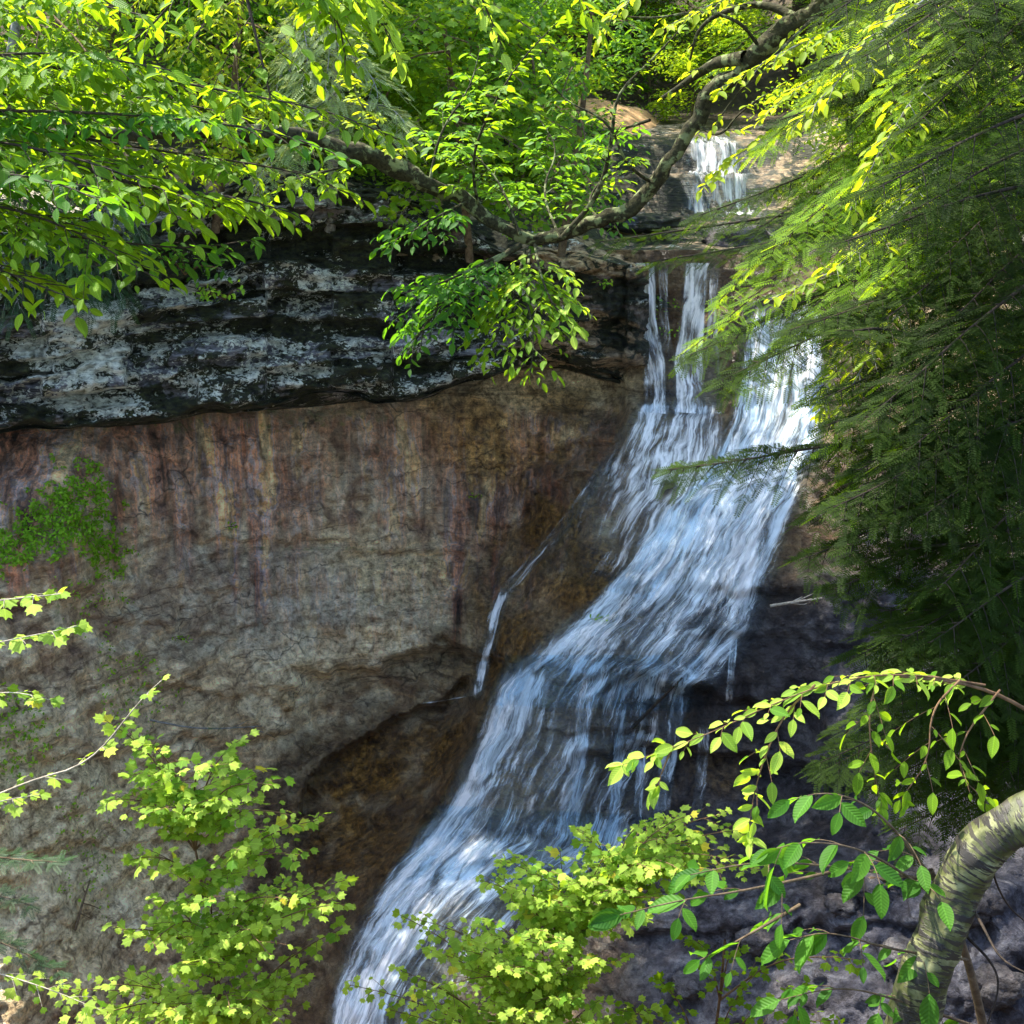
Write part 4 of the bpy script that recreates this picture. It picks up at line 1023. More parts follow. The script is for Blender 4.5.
# ------------------------------------------------------------------ moss mats and small plants on the cliff
def inpoly(u, v, poly):
    c = np.zeros(len(u), bool); n_ = len(poly)
    for k in range(n_):
        (x1, y1), (x2, y2) = poly[k], poly[(k + 1) % n_]
        c ^= ((y1 > v) != (y2 > v)) & (u < (x2 - x1) * (v - y1) / (y2 - y1 + 1e-9) + x1)
    return c
def moss_mat(poly, n, ls, label, thr=-.1):
    p_ = np.array(poly, float); lo, hi = p_.min(0) - 14, p_.max(0) + 14
    u = R.uniform(lo[0], hi[0], n); v = R.uniform(lo[1], hi[1], n)
    ju = np.array([mnoise.fractal(Vector((a_ / 16, b_ / 16, 7)), .7, 2, 4) for a_, b_ in zip(u, v)]) * 30
    k = inpoly(u + ju, v + ju * .6, poly)
    s_ = np.array([mnoise.fractal(Vector((a_ / 14, b_ / 9, 3)), .7, 2, 3) for a_, b_ in zip(u, v)])
    k &= (s_ > thr) | (R.random(n) < .12)
    u, v, s_ = u[k], v[k], s_[k]; n = len(u)
    Wp = P(u, v, surf(u, v) - R.uniform(.005, .05, n) - np.maximum(s_, 0) * .16)
    f = Acc(); dx = R.normal(0, 1, (n, 3)); dx[:, 2] -= .5; dx[:, 1] -= .6
    place(f, LEAF2, Wp, dx, np.array([0, -.8, .9]) + R.normal(0, .4, (n, 3)), ls * R.uniform(.4, 1.4, n))
    return tag(f.build("moss_patch", M['moss']), label, "moss", kind="stuff")
moss_mat([(-30, 548), (30, 508), (94, 456), (108, 486), (106, 520), (118, 556), (98, 580), (84, 544), (50, 552), (-30, 582)], 17000, .034, "bright green moss mat hanging on the cliff at the left edge", -.3)
moss_mat([(88, 690), (112, 640), (150, 652), (185, 690), (150, 716), (120, 735), (104, 705)], 1500, .032, "dark green moss cushion low on the cliff above the sapling", .02)
moss_mat([(-30, 680), (20, 690), (56, 720), (20, 780), (-30, 800)], 2000, .034, "moss patch at the left border under the maple sprig", -.15)
moss_mat([(60, 580), (130, 570), (120, 620), (70, 640)], 900, .03, "thin moss under the big green mat", .1)
moss_mat([(560, 300), (680, 300), (690, 330), (600, 345)], 900, .035, "moss on the dark rock left of the veils of water", 0)
moss_mat([(60, 800), (110, 780), (110, 900), (70, 910)], 900, .03, "sparse moss below the left rock face", .05)

def sprig(u, v, h, nl, ls, label, mat='moss', Y=None):
    b = P(u, v, (Y if Y else float(surf(u, v))) - .02)
    o = empty("cliff_plant", b, label, "plant", "small plants growing on the rock")
    w_, f_ = Acc(), Acc(); O, X, N, S = [], [], [], []
    for i in range(5):
        az = R.uniform(-1.2, 1.2); e = b + h * np.array([math.sin(az), -.7, .5 * math.cos(az)]) * R.uniform(.6, 1)
        q = smooth_path([b, (b + e) / 2 + [0, 0, h * .15], e], 6); tube(w_, q, [.004, .002], 4)
        for j in range(nl):
            O.append(q[min(5, 1 + int(5 * R.random()))] + R.normal(0, h * .1, 3)); X.append(R.normal(0, 1, 3) + [0, -.3, -.4]); N.append(np.array([0, -.4, 1]) + R.normal(0, .4, 3)); S.append(ls * R.uniform(.6, 1.2))
    place(f_, LEAFO, O, X, N, S)
    w_.build("stem", M['twig'], o); f_.build("leaves", M[mat], o)
    return o
for s_ in [(185, 275, .5, 14, .08, "largest leafy plant rooted in the dark ledge seam, upper left", 'beech', 12.1), (225, 300, .35, 10, .06, "plant hanging below the larger one on the ledge face", 'moss', 12.1),
           (128, 552, .22, 5, .04, "small plant at the right tip of the green moss mat"), (182, 640, .18, 4, .04, "small plant on the grey rock above the dark moss cushion"),
           (237, 528, .16, 4, .04, "tiny plant on the streaked wall"), (600, 620, .16, 4, .05, "tuft of green growing in the middle of the waterfall", 'moss'),
           (475, 497, .12, 3, .04, "tiny sprout on the tan rock left of the gully"), (605, 285, .15, 3, .05, "small sprout on the sunlit ledge left of the veils", 'moss', 13.2)]:
    sprig(*s_)

# ------------------------------------------------------------------ stones, sticks, log on the rock
def stone(u, v, s, label, mat='cliff', Y=None, cat="rock", name="rock"):
    c = P(u, v, (Y if Y else float(surf(u, v))) - s[1] * .35)
    n_ = 18; th, ph = np.meshgrid(np.linspace(0, 2 * math.pi, n_ * 2), np.linspace(0, math.pi, n_))
    D = np.stack([np.cos(th) * np.sin(ph), np.sin(th) * np.sin(ph), np.cos(ph)], -1).reshape(-1, 3)
    rr = np.array([1 + .35 * mnoise.fractal(Vector(d * 1.3 + c), .8, 2, 4) - .2 * mnoise.voronoi(Vector(d * 1.6 + c * 2))[0][0] for d in D])
    zz = [0, .8, 0] if u > 500 else [.8, 0, .4]
    a_ = Acc(); a_.add(c + D * rr[:, None] * np.array(s), gridfaces(np.arange(len(D)).reshape(n_, n_ * 2)))
    z = np.zeros((len(D), 3))
    return tag(a_.build(name, M[mat], attrs={"zone_a": z + [0, .35, .3], "zone_b": z + zz}), label, cat, "loose stones on the rock")
stone(287, 703, (.09, .09, .12), "lone loose stone stuck on the grey cliff face")
for u, v, w, h, l in [(868, 885, .2, .11, "flat stone in the dark gap left of the birch trunk"), (905, 880, .13, .08, "small stone touching the left side of the birch trunk"), (840, 905, .16, .08, "stone low under the big beech leaves"),
                      (905, 955, .22, .1, "slab stone beside the lower birch trunk"), (760, 940, .2, .12, "blocky stone at the foot of the blue rock"), (690, 985, .18, .1, "stone at the bottom right of the falls"),
                      (975, 905, .24, .14, "stone behind the birch bend at the right"), (1000, 985, .22, .16, "brown stone in the bottom right corner")]:
    stone(u, v, (w, w * .8, h), l)
stone(742, 240, (.5, .4, .22), "dark wet boulder between the upper cascade and the ledge lip", Y=15.5, name="boulder", cat="boulder")
stone(640, 222, (.55, .4, .12), "flat sunlit slab on the terrace beside the stream", 'ledge', Y=15.9, name="boulder", cat="boulder")
def stick(pts, r, label, mat='dead', forks=3, name="dead_stick"):
    b = pix(*pts); a_ = Acc(); q = smooth_path(b, 16); tube(a_, q, [r, r * .5], 6, .15)
    L_ = np.linalg.norm(b[-1] - b[0])
    for i in range(forks):
        s_ = q[R.integers(4, 14)]; e = s_ + R.normal(0, .18, 3) * L_ + (b[-1] - b[0]) * .2; tube(a_, smooth_path([s_, (s_ + e) / 2 + R.normal(0, .02, 3), e], 6), [r * .5, r * .2], 4)
    return tag(a_.build(name, M[mat]), label, "stick", "sticks caught on the rock")
def sf(u, v, o=.06): return (u, v, float(surf(u, v)) - o)
stick([sf(770, 606), sf(795, 602, .1), sf(822, 598)], .018, "pale stick lying across the blue rock right of the falls")
stick([sf(882, 588), sf(893, 583, .1)], .016, "short pale stick right of the longer one", forks=0)
stick([sf(632, 728), sf(660, 700, .12), sf(682, 678)], .022, "dark log lying diagonally over the rock shelf in the falls", 'bark_dark', 0, "driftwood_log")
stick([sf(150, 720), sf(200, 730, .1), sf(262, 726)], .012, "thin twig below the dark moss cushion", 'bark_grey')
stick([sf(75, 930), sf(82, 905, .08), sf(90, 880)], .014, "twig standing against the left rock slope", 'bark_brown')
stick([sf(850, 880, .1), sf(880, 878, .18), sf(910, 884, .1)], .025, "short log wedged left of the birch", 'bark_brown', 2, "driftwood_log")

# ------------------------------------------------------------------ arching mossy tree across the view (about 9 m away)
def B(pts, **k): return dict(path=pix(*pts), **k)
arch_trunk = pix((900, -60, 8.2), (830, 6, 8.4), (765, 45, 8.6), (705, 100, 8.8), (676, 150, 8.9), (650, 195, 9.0), (600, 222, 9.1), (540, 243, 9.2), (500, 228, 9.2), (460, 195, 9.1), (400, 168, 9.0), (350, 152, 8.9), (300, 138, 8.7), (230, 128, 8.5), (120, 132, 8.2), (0, 140, 7.9), (-90, 146, 7.7))
lf = dict(kind='oval', L=.55, ls=.085, sp=.07, r0=.012, nspread=.4)
tree_of_boughs("arching_tree", P(900, -60, 8.2), "mossy dark trunk sagging in a long arch across the whole top of the view", "tree", arch_trunk, [
    B([(745, 58, 8.6), (715, 62, 8.8), (690, 80, 9.0), (662, 98, 9.0)], kind='oval', L=.25, ls=.08, sp=.2, r0=.05, mat=M['birchleaf']),
    B([(800, 20, 8.5), (760, 0, 8.7), (700, 20, 9.0), (690, 60, 9.1)], kind='oval', L=.2, ls=.07, sp=.25, r0=.03, mat=M['birchleaf']),
    B([(562, 238, 9.1), (600, 195, 9.0), (612, 140, 8.9), (615, 95, 8.9), (650, 62, 8.8), (680, 30, 8.8)], kind='oval', L=.3, ls=.075, sp=.16, r0=.022, mat=M['maple']),
    B([(760, 48, 8.6), (740, 20, 8.4), (700, 10, 8.3), (650, 20, 8.3), (600, 12, 8.4)], kind='oval', L=.16, ls=.06, sp=.3, r0=.014, mat=M['birchleaf']),
    B([(820, 12, 8.4), (770, 60, 8.0), (735, 95, 7.9), (712, 130, 7.9)], kind='oval', L=.2, ls=.06, sp=.25, r0=.014, mat=M['birchleaf']),
    B([(690, 120, 8.9), (720, 140, 8.6), (740, 110, 8.4), (790, 80, 8.3)], kind='oval', L=.2, ls=.06, sp=.25, r0=.012, mat=M['birchleaf']),
    B([(655, 185, 9.0), (625, 165, 8.8), (610, 120, 8.7), (560, 100, 8.8), (540, 60, 8.8)], kind='oval', L=.35, ls=.075, sp=.12, r0=.014, mat=M['maple']),
    B([(480, 215, 9.2), (470, 160, 8.8), (490, 110, 8.7), (520, 60, 8.7), (560, 20, 8.7)], kind='oval', L=.45, ls=.08, sp=.09, r0=.014, mat=M['maple']),
    B([(420, 175, 9.1), (380, 130, 8.9), (350, 90, 8.9), (360, 40, 8.9)], kind='oval', L=.45, ls=.08, sp=.09, r0=.012, mat=M['birchleaf']),
    B([(380, 160, 9.0), (330, 170, 8.8), (290, 180, 8.7), (260, 200, 8.7)], kind='oval', L=.4, ls=.08, sp=.09, r0=.012, mat=M['maple']),
    B([(650, 120, 9.0), (620, 130, 9.2), (590, 140, 9.5)], **{**lf, 'L': .3}),
    B([(520, 245, 9.1), (480, 270, 8.9), (440, 305, 8.7), (408, 350, 8.6)], **{**lf, 'r0': .026, 'sp': .06, 'L': .6, 'droop': .2}),
    B([(500, 255, 9.0), (450, 280, 8.7), (420, 290, 8.5), (400, 325, 8.4)], **{**lf, 'L': .5, 'sp': .06}, mat=M['beech']),
    B([(525, 250, 9.0), (515, 290, 8.7), (500, 330, 8.5), (485, 360, 8.4)], **{**lf, 'L': .55, 'sp': .06, 'droop': .2}, mat=M['maple']),
    B([(535, 245, 9.0), (540, 275, 8.6), (555, 310, 8.4), (578, 330, 8.3)], **{**lf, 'L': .45, 'sp': .06}, mat=M['sapling']),
    B([(530, 250, 9.0), (525, 290, 8.5), (535, 340, 8.3), (530, 375, 8.2)], **{**lf, 'L': .45, 'sp': .06, 'droop': .2}, mat=M['maple']),
    B([(470, 200, 9.1), (440, 215, 8.8), (415, 230, 8.6), (385, 245, 8.5)], **{**lf, 'L': .45}, mat=M['beech']),
    B([(430, 180, 9.0), (440, 130, 9.1), (470, 90, 9.2), (480, 50, 9.3)], **{**lf, 'L': .5}, mat=M['forest_blue']),
    B([(520, 235, 9.1), (500, 180, 9.4), (470, 150, 9.5), (430, 140, 9.6)], **{**lf, 'L': .55}, mat=M['forest_blue']),
    B([(560, 238, 9.1), (540, 190, 9.5), (560, 150, 9.8), (540, 120, 10)], **{**lf, 'L': .5}, mat=M['forest_blue']),
    B([(600, 222, 9.1), (585, 200, 9.4), (610, 170, 9.7), (600, 150, 9.8)], **{**lf, 'L': .35}, mat=M['maple']),
], M['bark_mossy'], M['beech'], trunk_r=(.08, .072, .056, .048, .044, .052, .060, .052, .040, .03, .028), bump=.5)

# ------------------------------------------------------------------ big-leaved branches at the top left
bl = dict(kind='oval', L=.75, ls=.098, sp=.065, r0=.012, nspread=.4, tilt=.1, tert=True, lsp=.075)
tree_of_boughs("striped_maple", P(-260, 330, 6.6), "tree reaching in from the left with large fresh green leaves over the ledge", "tree",
    pix((-260, 330, 6.6), (-240, 160, 6.5), (-200, 20, 6.3), (-150, -200, 6.2)), [
    B([(-240, 120, 6.5), (-90, 130, 6.3), (60, 150, 6.1), (190, 200, 5.9)], **bl),
    B([(-240, 160, 6.5), (-90, 190, 6.2), (50, 215, 6.0), (150, 275, 5.8)], **bl),
    B([(-235, 180, 6.5), (-110, 240, 6.1), (-10, 265, 5.9), (75, 300, 5.7)], **{**bl, 'L': .6}),
    B([(-230, 100, 6.5), (-60, 60, 6.5), (60, 50, 6.4), (170, 70, 6.3)], **bl),
    B([(-220, 60, 6.4), (-60, 0, 6.6), (60, -5, 6.6), (140, 15, 6.5)], **bl),
    B([(-240, 140, 6.5), (-20, 120, 6.7), (150, 150, 6.7), (300, 170, 6.6), (350, 195, 6.5)], **{**bl, 'L': .6}),
    B([(-230, 100, 6.5), (0, 90, 6.9), (140, 95, 7.0), (260, 120, 7.0)], **bl),
    B([(-235, 150, 6.5), (-70, 170, 6.0), (40, 175, 5.7), (110, 205, 5.5)], **{**bl, 'L': .55}, mat=M['beech']),
    B([(60, 160, 6.2), (150, 190, 6.2), (230, 195, 6.3), (300, 215, 6.4)], **{**bl, 'L': .5}, mat=M['maple']),
    B([(-230, 90, 6.5), (60, 60, 6.6), (220, 90, 6.6), (330, 110, 6.5), (400, 140, 6.4)], **{**bl, 'L': .5, 'ls': .085}),
    B([(-230, 110, 6.5), (60, 110, 6.4), (200, 120, 6.3), (290, 135, 6.3), (350, 160, 6.2)], **{**bl, 'L': .45, 'ls': .085}, mat=M['beech']),
    B([(-235, 150, 6.5), (-60, 220, 6.4), (100, 240, 6.5), (190, 250, 6.5), (250, 240, 6.5)], **{**bl, 'L': .5}, mat=M['beech']),
], M['bark_grey'], M['maple'], trunk_r=(.11, .08), twigmat=M['bark_dark'])
tree_of_boughs("overhead_maple", P(200, -420, 6.9), "hanging dark twigs with sunlit leaves coming down from above at top left", "tree",
    pix((150, -600, 7.4), (200, -420, 6.9), (230, -200, 6.8), (240, -40, 6.8)), [
    B([(235, -60, 6.8), (247, 0, 6.7), (262, 60, 6.6), (275, 118, 6.5)], **{**bl, 'L': .6, 'ls': .11, 'sp': .12, 'tert': False}),
    B([(230, -120, 6.8), (200, -40, 6.7), (160, 20, 6.6), (120, 50, 6.5)], **{**bl, 'L': .5, 'ls': .11, 'sp': .1, 'tert': False}),
    B([(230, -120, 6.8), (300, -60, 6.9), (370, 0, 7.0), (400, 60, 7.0)], **{**bl, 'L': .55, 'ls': .11}, mat=M['sapling']),
    B([(230, -150, 6.8), (380, -120, 7.0), (470, -30, 7.0), (500, 40, 7.0)], **{**bl, 'L': .55, 'ls': .10}, mat=M['sapling']),
    B([(230, -150, 6.8), (420, -120, 7.0), (560, -40, 7.1), (600, 30, 7.1)], **{**bl, 'L': .5, 'ls': .10}),
    B([(235, -80, 6.8), (300, -30, 6.8), (340, 20, 6.9), (345, 60, 6.9)], **{**bl, 'L': .5, 'ls': .1}, mat=M['maple']),
], M['bark_dark'], M['maple'], trunk_r=(.06, .03))
mm = dict(kind='maple', L=.55, ls=.10, sp=.085, r0=.012, nspread=.45, tilt=.1, droop=.2)
def rim(name, base, top, tips, label, leaf, **k):
    out = []
    bw, tw_ = np.array(base, float), np.array(top, float)
    for i, t_ in enumerate(tips):
        f = (i + .5) / len(tips); st_ = bw + (tw_ - bw) * (.25 + .7 * f); e = np.array(t_, float); m_ = (st_ + e) / 2 + np.array([0, -14, 0])
        out.append(B([tuple(st_), tuple(m_), tuple(e)], **{**mm, **k}))
    return tree_of_boughs(name, P(*base), label, "tree", pix(base, tuple((bw + tw_) / 2 + [6, 0, 0]), top), out, M['bark_brown'], leaf, trunk_r=(.045, .03, .012), twigmat=M['bark_brown'])
rim("mountain_maple", (470, 262, 13.3), (430, -60, 12.8), [(540, 235, 12.2), (395, 225, 12.0), (480, 190, 11.9), (545, 170, 12.0), (385, 160, 11.9), (600, 150, 12.6), (450, 120, 11.9), (370, 90, 11.9), (530, 90, 12.0), (400, 40, 11.9), (500, 30, 12.0), (570, 60, 12.3), (340, 10, 12.0)],
    "bushy maple on the ledge rim behind the arching trunk, top centre", M['maple'])
rim("basswood_sapling", (560, 262, 13.6), (600, -80, 13.6), [(620, 235, 12.8), (540, 215, 12.7), (590, 175, 12.6), (520, 140, 12.8), (560, 100, 12.8), (640, 30, 12.8), (600, 0, 12.8), (530, 20, 12.8), (680, -10, 12.9)],
    "slim sapling with cool green leaves left of the sandy path", M['forest_blue'], L=.42, kind='oval', ls=.09)
rim("rim_birch", (215, 232, 12.6), (250, -120, 12.2), [(260, 190, 11.5), (180, 200, 11.4), (300, 150, 11.4), (150, 150, 11.3), (240, 110, 11.3), (290, 60, 11.4), (180, 60, 11.3), (330, 20, 11.4), (220, 10, 11.3), (400, 10, 11.6), (120, 20, 11.4)],
    "young birch with small bright leaves behind the big maple leaves at top left", M['birchleaf'], kind='oval', ls=.075, L=.5)
rim("rim_beech", (60, 262, 11.9), (50, -120, 11.6), [(110, 240, 10.9), (10, 230, 10.8), (90, 180, 10.8), (-30, 150, 10.8), (120, 110, 10.8), (30, 80, 10.8), (80, 30, 10.8), (0, 0, 10.8)],
    "beech behind the big leaves at the far left above the ledge", M['maple'], kind='oval', ls=.09, L=.55)
# hemlock sprays coloured pale as if sunlit and grey spruce hanging at the ledge rim
hp = dict(kind='needle', L=.5, ls=.16, sp=.07, r0=.012, droop=.5)
tree_of_boughs("pale_hemlock", P(330, 260, 11.6), "young hemlock with drooping sprays coloured pale as if sunlit, near the top left", "tree",
    pix((330, 230, 13.2), (335, 120, 12.6), (340, 0, 12.2), (345, -150, 12.2)), [
    B([(338, 60, 12.3), (310, 40, 11.9), (285, 60, 11.6), (275, 95, 11.5)], **hp), B([(338, 50, 12.3), (360, 60, 11.6), (380, 90, 11.3), (375, 120, 11.2)], **hp),
    B([(336, 90, 12.4), (330, 100, 11.6), (300, 115, 11.3), (290, 150, 11.2)], **hp), B([(336, 20, 12.2), (330, 20, 11.4), (330, 50, 11.1), (325, 90, 11)], **hp),
    B([(336, 130, 12.6), (310, 140, 11.8), (270, 150, 11.4), (255, 190, 11.3)], **hp), B([(336, 0, 12.2), (300, 10, 11.6), (310, 60, 11.1), (300, 90, 11.0)], **hp),
    B([(338, 110, 12.4), (360, 100, 11.5), (400, 110, 11.2), (410, 140, 11.1)], **hp),
], M['bark_grey'], M['hemlock_pale_lit'], trunk_r=(.06, .03))
hs_ = dict(kind='needle', L=.5, ls=.15, sp=.06, r0=.012, droop=.8)
tree_of_boughs("hanging_spruce", P(-60, 230, 11.6), "grey green spruce drooping over the ledge at the far left", "tree",
    pix((-60, 280, 11.8), (-30, 200, 11.7), (0, 120, 11.7), (20, 0, 11.8)), [
    B([(-20, 180, 11.7), (20, 200, 11.1), (50, 240, 10.8), (65, 290, 10.7)], **hs_), B([(-20, 200, 11.7), (50, 200, 11.2), (100, 240, 10.9), (122, 300, 10.8)], **hs_),
    B([(-30, 220, 11.7), (-10, 240, 11.0), (10, 270, 10.7), (20, 310, 10.6)], **hs_), B([(-10, 150, 11.7), (60, 170, 11.2), (130, 210, 11.0), (145, 250, 10.9)], **hs_),
    B([(-20, 200, 11.7), (30, 215, 11.0), (80, 250, 10.8), (95, 300, 10.7)], **hs_),
], M['bark_grey'], M['spruce'], trunk_r=(.06, .04))

# ------------------------------------------------------------------ yellow-green beech boughs at the upper right
yb = dict(kind='oval', L=.42, ls=.085, sp=.06, r0=.010, nspread=.35, droop=.2)
tree_of_boughs("beech_tree", P(1150, 300, 8.5), "beech with bright yellow green leaves behind the hemlock at upper right", "tree",
    pix((1150, 420, 8.6), (1130, 200, 8.5), (1120, 0, 8.4), (1100, -250, 8.4)), [
    B([(1120, 40, 8.4), (980, 40, 8.2), (850, 90, 8.0), (740, 150, 7.9), (700, 190, 7.9)], **yb),
    B([(1120, 0, 8.4), (950, -10, 8.2), (800, 40, 8.0), (720, 90, 7.9)], **yb),
    B([(1120, -50, 8.4), (900, -60, 8.3), (760, -20, 8.2), (660, 30, 8.2)], **yb),
    B([(1120, -80, 8.4), (900, -90, 8.5), (720, -60, 8.4), (620, 0, 8.3), (600, 40, 8.3)], **yb),
    B([(1120, 60, 8.4), (960, 110, 8.1), (850, 160, 7.9), (770, 190, 7.8)], **yb), B([(1120, 90, 8.4), (980, 90, 8.4), (880, 90, 8.3), (800, 110, 8.2)], **yb),
    B([(1125, 120, 8.4), (980, 170, 8.0), (880, 230, 7.8), (800, 290, 7.7)], **yb), B([(1125, 150, 8.5), (980, 230, 8.0), (880, 300, 7.7), (830, 370, 7.6), (820, 420, 7.6)], **yb),
    B([(1120, 20, 8.4), (980, 20, 8.0), (880, 60, 7.8), (800, 80, 7.7), (760, 120, 7.7)], **yb), B([(1120, 20, 8.4), (1000, 60, 7.6), (920, 120, 7.5), (870, 150, 7.4)], **yb),
    B([(1125, 150, 8.5), (1000, 210, 8.0), (930, 260, 7.8), (880, 330, 7.6)], **yb),
    B([(1120, 0, 8.4), (1000, -40, 6.0), (900, 10, 5.0), (840, 80, 4.8), (790, 130, 4.8)], **{**yb, 'L': .34, 'ls': .06, 'sp': .05}),
    B([(1120, 40, 8.4), (1000, 20, 6.0), (930, 70, 5.0), (880, 150, 4.8), (850, 210, 4.8)], **{**yb, 'L': .34, 'ls': .06, 'sp': .05}),
    B([(1120, 80, 8.4), (1000, 120, 6.0), (920, 180, 4.9), (860, 260, 4.7), (770, 300, 4.6)], **{**yb, 'L': .30, 'ls': .055, 'sp': .05}),
    B([(1120, 120, 8.4), (1000, 200, 6.0), (930, 270, 4.9), (870, 350, 4.7), (830, 430, 4.6)], **{**yb, 'L': .26, 'ls': .055, 'sp': .05}),
], M['bark_grey'], M['birchleaf'], trunk_r=(.14, .1), twigmat=M['bark_grey'])

# ------------------------------------------------------------------ the big dark hemlock on the right
hb = dict(kind='needle', L=.40, ls=.085, sp=.034, r0=.009, droop=.35, tilt=.45, ang=55)
hem = []
def hbough(u0, v0, y0, u1, v1, y1, sag=18, **k):
    mu, mv, my = (u0 + u1) / 2, (v0 + v1) / 2 - sag, (y0 + y1) / 2
    hem.append(B([(u0, v0, y0), (mu, mv, my), (u1 * .7 + mu * .3, v1 * .7 + mv * .3 + 2, y1 * .7 + my * .3), (u1, v1, y1)], **{**hb, **k}))
for t in [(1090, 200, 5.4, 690, 355, 5.0), (1090, 240, 5.2, 720, 380, 4.8), (1090, 440, 5.0, 668, 470, 4.7), (1090, 150, 5.6, 760, 245, 5.3), (1090, 100, 5.8, 700, 215, 5.6),
          (1090, 260, 5.0, 790, 330, 4.7), (1090, 300, 4.9, 820, 400, 4.6), (1090, 380, 4.9, 810, 520, 4.6), (1090, 470, 4.8, 800, 560, 4.5), (1090, 520, 4.8, 830, 590, 4.5),
          (1090, 560, 4.8, 850, 660, 4.5), (1090, 40, 5.8, 780, 120, 5.6), (1090, 0, 5.8, 820, 60, 5.6), (1090, -60, 6.0, 860, 10, 5.8), (1090, 350, 4.7, 860, 470, 4.4)]:
    hbough(*t)
for i in range(48):
    v = -60 + i * 17 + R.uniform(-12, 12); y = R.uniform(3.9, 6.2)
    u1 = R.uniform(820, 960); hbough(1110, v - R.uniform(30, 110), y + .4, u1, v + R.uniform(20, 110), y, 12, L=.36, sp=.04)
for t in [(1100, 600, 4.6, 880, 700, 4.3), (1100, 640, 4.6, 930, 740, 4.2), (1100, 600, 4.5, 960, 680, 4.1), (1100, 680, 4.7, 980, 770, 4.4), (1100, 560, 4.6, 900, 640, 4.2), (1100, 690, 4.6, 890, 780, 4.5), (1100, 650, 4.8, 840, 730, 4.8), (1120, 720, 4.6, 930, 800, 4.4), (1120, 700, 4.5, 960, 780, 4.3), (1120, 740, 4.7, 900, 830, 4.6), (1110, 680, 4.4, 1000, 775, 4.2)]:
    hbough(*t)
stem_h = pix((1150, 840, 4.6), (1032, 650, 4.6), (990, 560, 4.6), (958, 460, 4.7), (930, 360, 4.8), (905, 250, 5.0))
for (u0, v0), (u1, v1) in [((985, 545), (870, 560)), ((965, 480), (850, 500)), ((1010, 600), (905, 640)), ((940, 400), (850, 420)), ((1020, 630), (930, 700)), ((975, 520), (1040, 480)), ((1000, 580), (1060, 600)), ((925, 340), (840, 330)), ((1015, 620), (880, 610)), ((1030, 650), (860, 560))]:
    hbough(u0, v0, 4.65, u1, v1, 4.4, 8, L=.2, sp=.05)
for k_ in ("dark",):
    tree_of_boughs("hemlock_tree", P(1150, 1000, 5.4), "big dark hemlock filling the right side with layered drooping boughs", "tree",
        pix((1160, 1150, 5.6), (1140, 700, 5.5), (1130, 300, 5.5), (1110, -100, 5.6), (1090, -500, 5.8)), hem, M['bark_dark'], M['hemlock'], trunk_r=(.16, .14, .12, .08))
a_ = Acc(); tube(a_, smooth_path(stem_h, 40), [.03, .018, .010, .006], 8, .1)
o = a_.build("hemlock_sapling", M['bark_dark']); tag(o, "bare dark sapling stem slanting through the hemlock boughs at the right", "sapling")
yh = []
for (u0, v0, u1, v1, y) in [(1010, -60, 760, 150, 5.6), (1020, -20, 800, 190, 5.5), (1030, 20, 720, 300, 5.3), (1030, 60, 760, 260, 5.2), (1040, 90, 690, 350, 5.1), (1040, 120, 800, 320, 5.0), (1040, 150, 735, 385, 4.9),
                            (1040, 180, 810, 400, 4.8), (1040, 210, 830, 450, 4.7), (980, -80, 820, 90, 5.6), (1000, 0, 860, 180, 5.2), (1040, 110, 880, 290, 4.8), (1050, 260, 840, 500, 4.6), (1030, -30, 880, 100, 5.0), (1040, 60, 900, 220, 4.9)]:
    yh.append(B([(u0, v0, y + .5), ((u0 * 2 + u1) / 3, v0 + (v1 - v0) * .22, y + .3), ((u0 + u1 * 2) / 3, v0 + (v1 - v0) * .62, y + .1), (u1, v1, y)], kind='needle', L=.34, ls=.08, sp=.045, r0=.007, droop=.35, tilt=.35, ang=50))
tree_of_boughs("sunlit_tone_hemlock", P(1110, 900, 5.9), "hemlock with sprays coloured a sunlit yellow green, slanting over the falls at upper right", "tree",
    pix((1120, 1100, 6.1), (1090, 600, 6.1), (1070, 200, 6.1), (1040, -100, 6.1), (1000, -300, 6.1)), yh, M['bark_dark'], M['hemlock_lit'], trunk_r=(.07, .06, .045, .02))
# conifer bough lying over the terrace
tree_of_boughs("terrace_hemlock", P(960, 250, 11.0), "hemlock stretching low dark boughs across the brown terrace", "tree",
    pix((985, 330, 11.2), (960, 250, 11.0), (950, 120, 11.0), (950, -50, 11.0)), [
    B([(960, 200, 11), (850, 205, 10.9), (720, 225, 10.8), (600, 242, 10.8)], kind='needle', L=.5, ls=.14, sp=.07, r0=.02, droop=.25),
    B([(960, 215, 11), (860, 225, 10.6), (740, 248, 10.5), (650, 262, 10.4)], kind='needle', L=.45, ls=.14, sp=.07, r0=.02, droop=.3),
    B([(955, 160, 11), (880, 170, 10.8), (800, 200, 10.7), (750, 235, 10.6)], kind='needle', L=.5, ls=.14, sp=.07, r0=.02, droop=.3),
    B([(960, 230, 11), (900, 250, 10.5), (830, 290, 10.2), (790, 330, 10.1)], kind='needle', L=.5, ls=.14, sp=.07, r0=.02, droop=.3)],
    M['bark_dark'], M['hemlock'], trunk_r=(.10, .08))

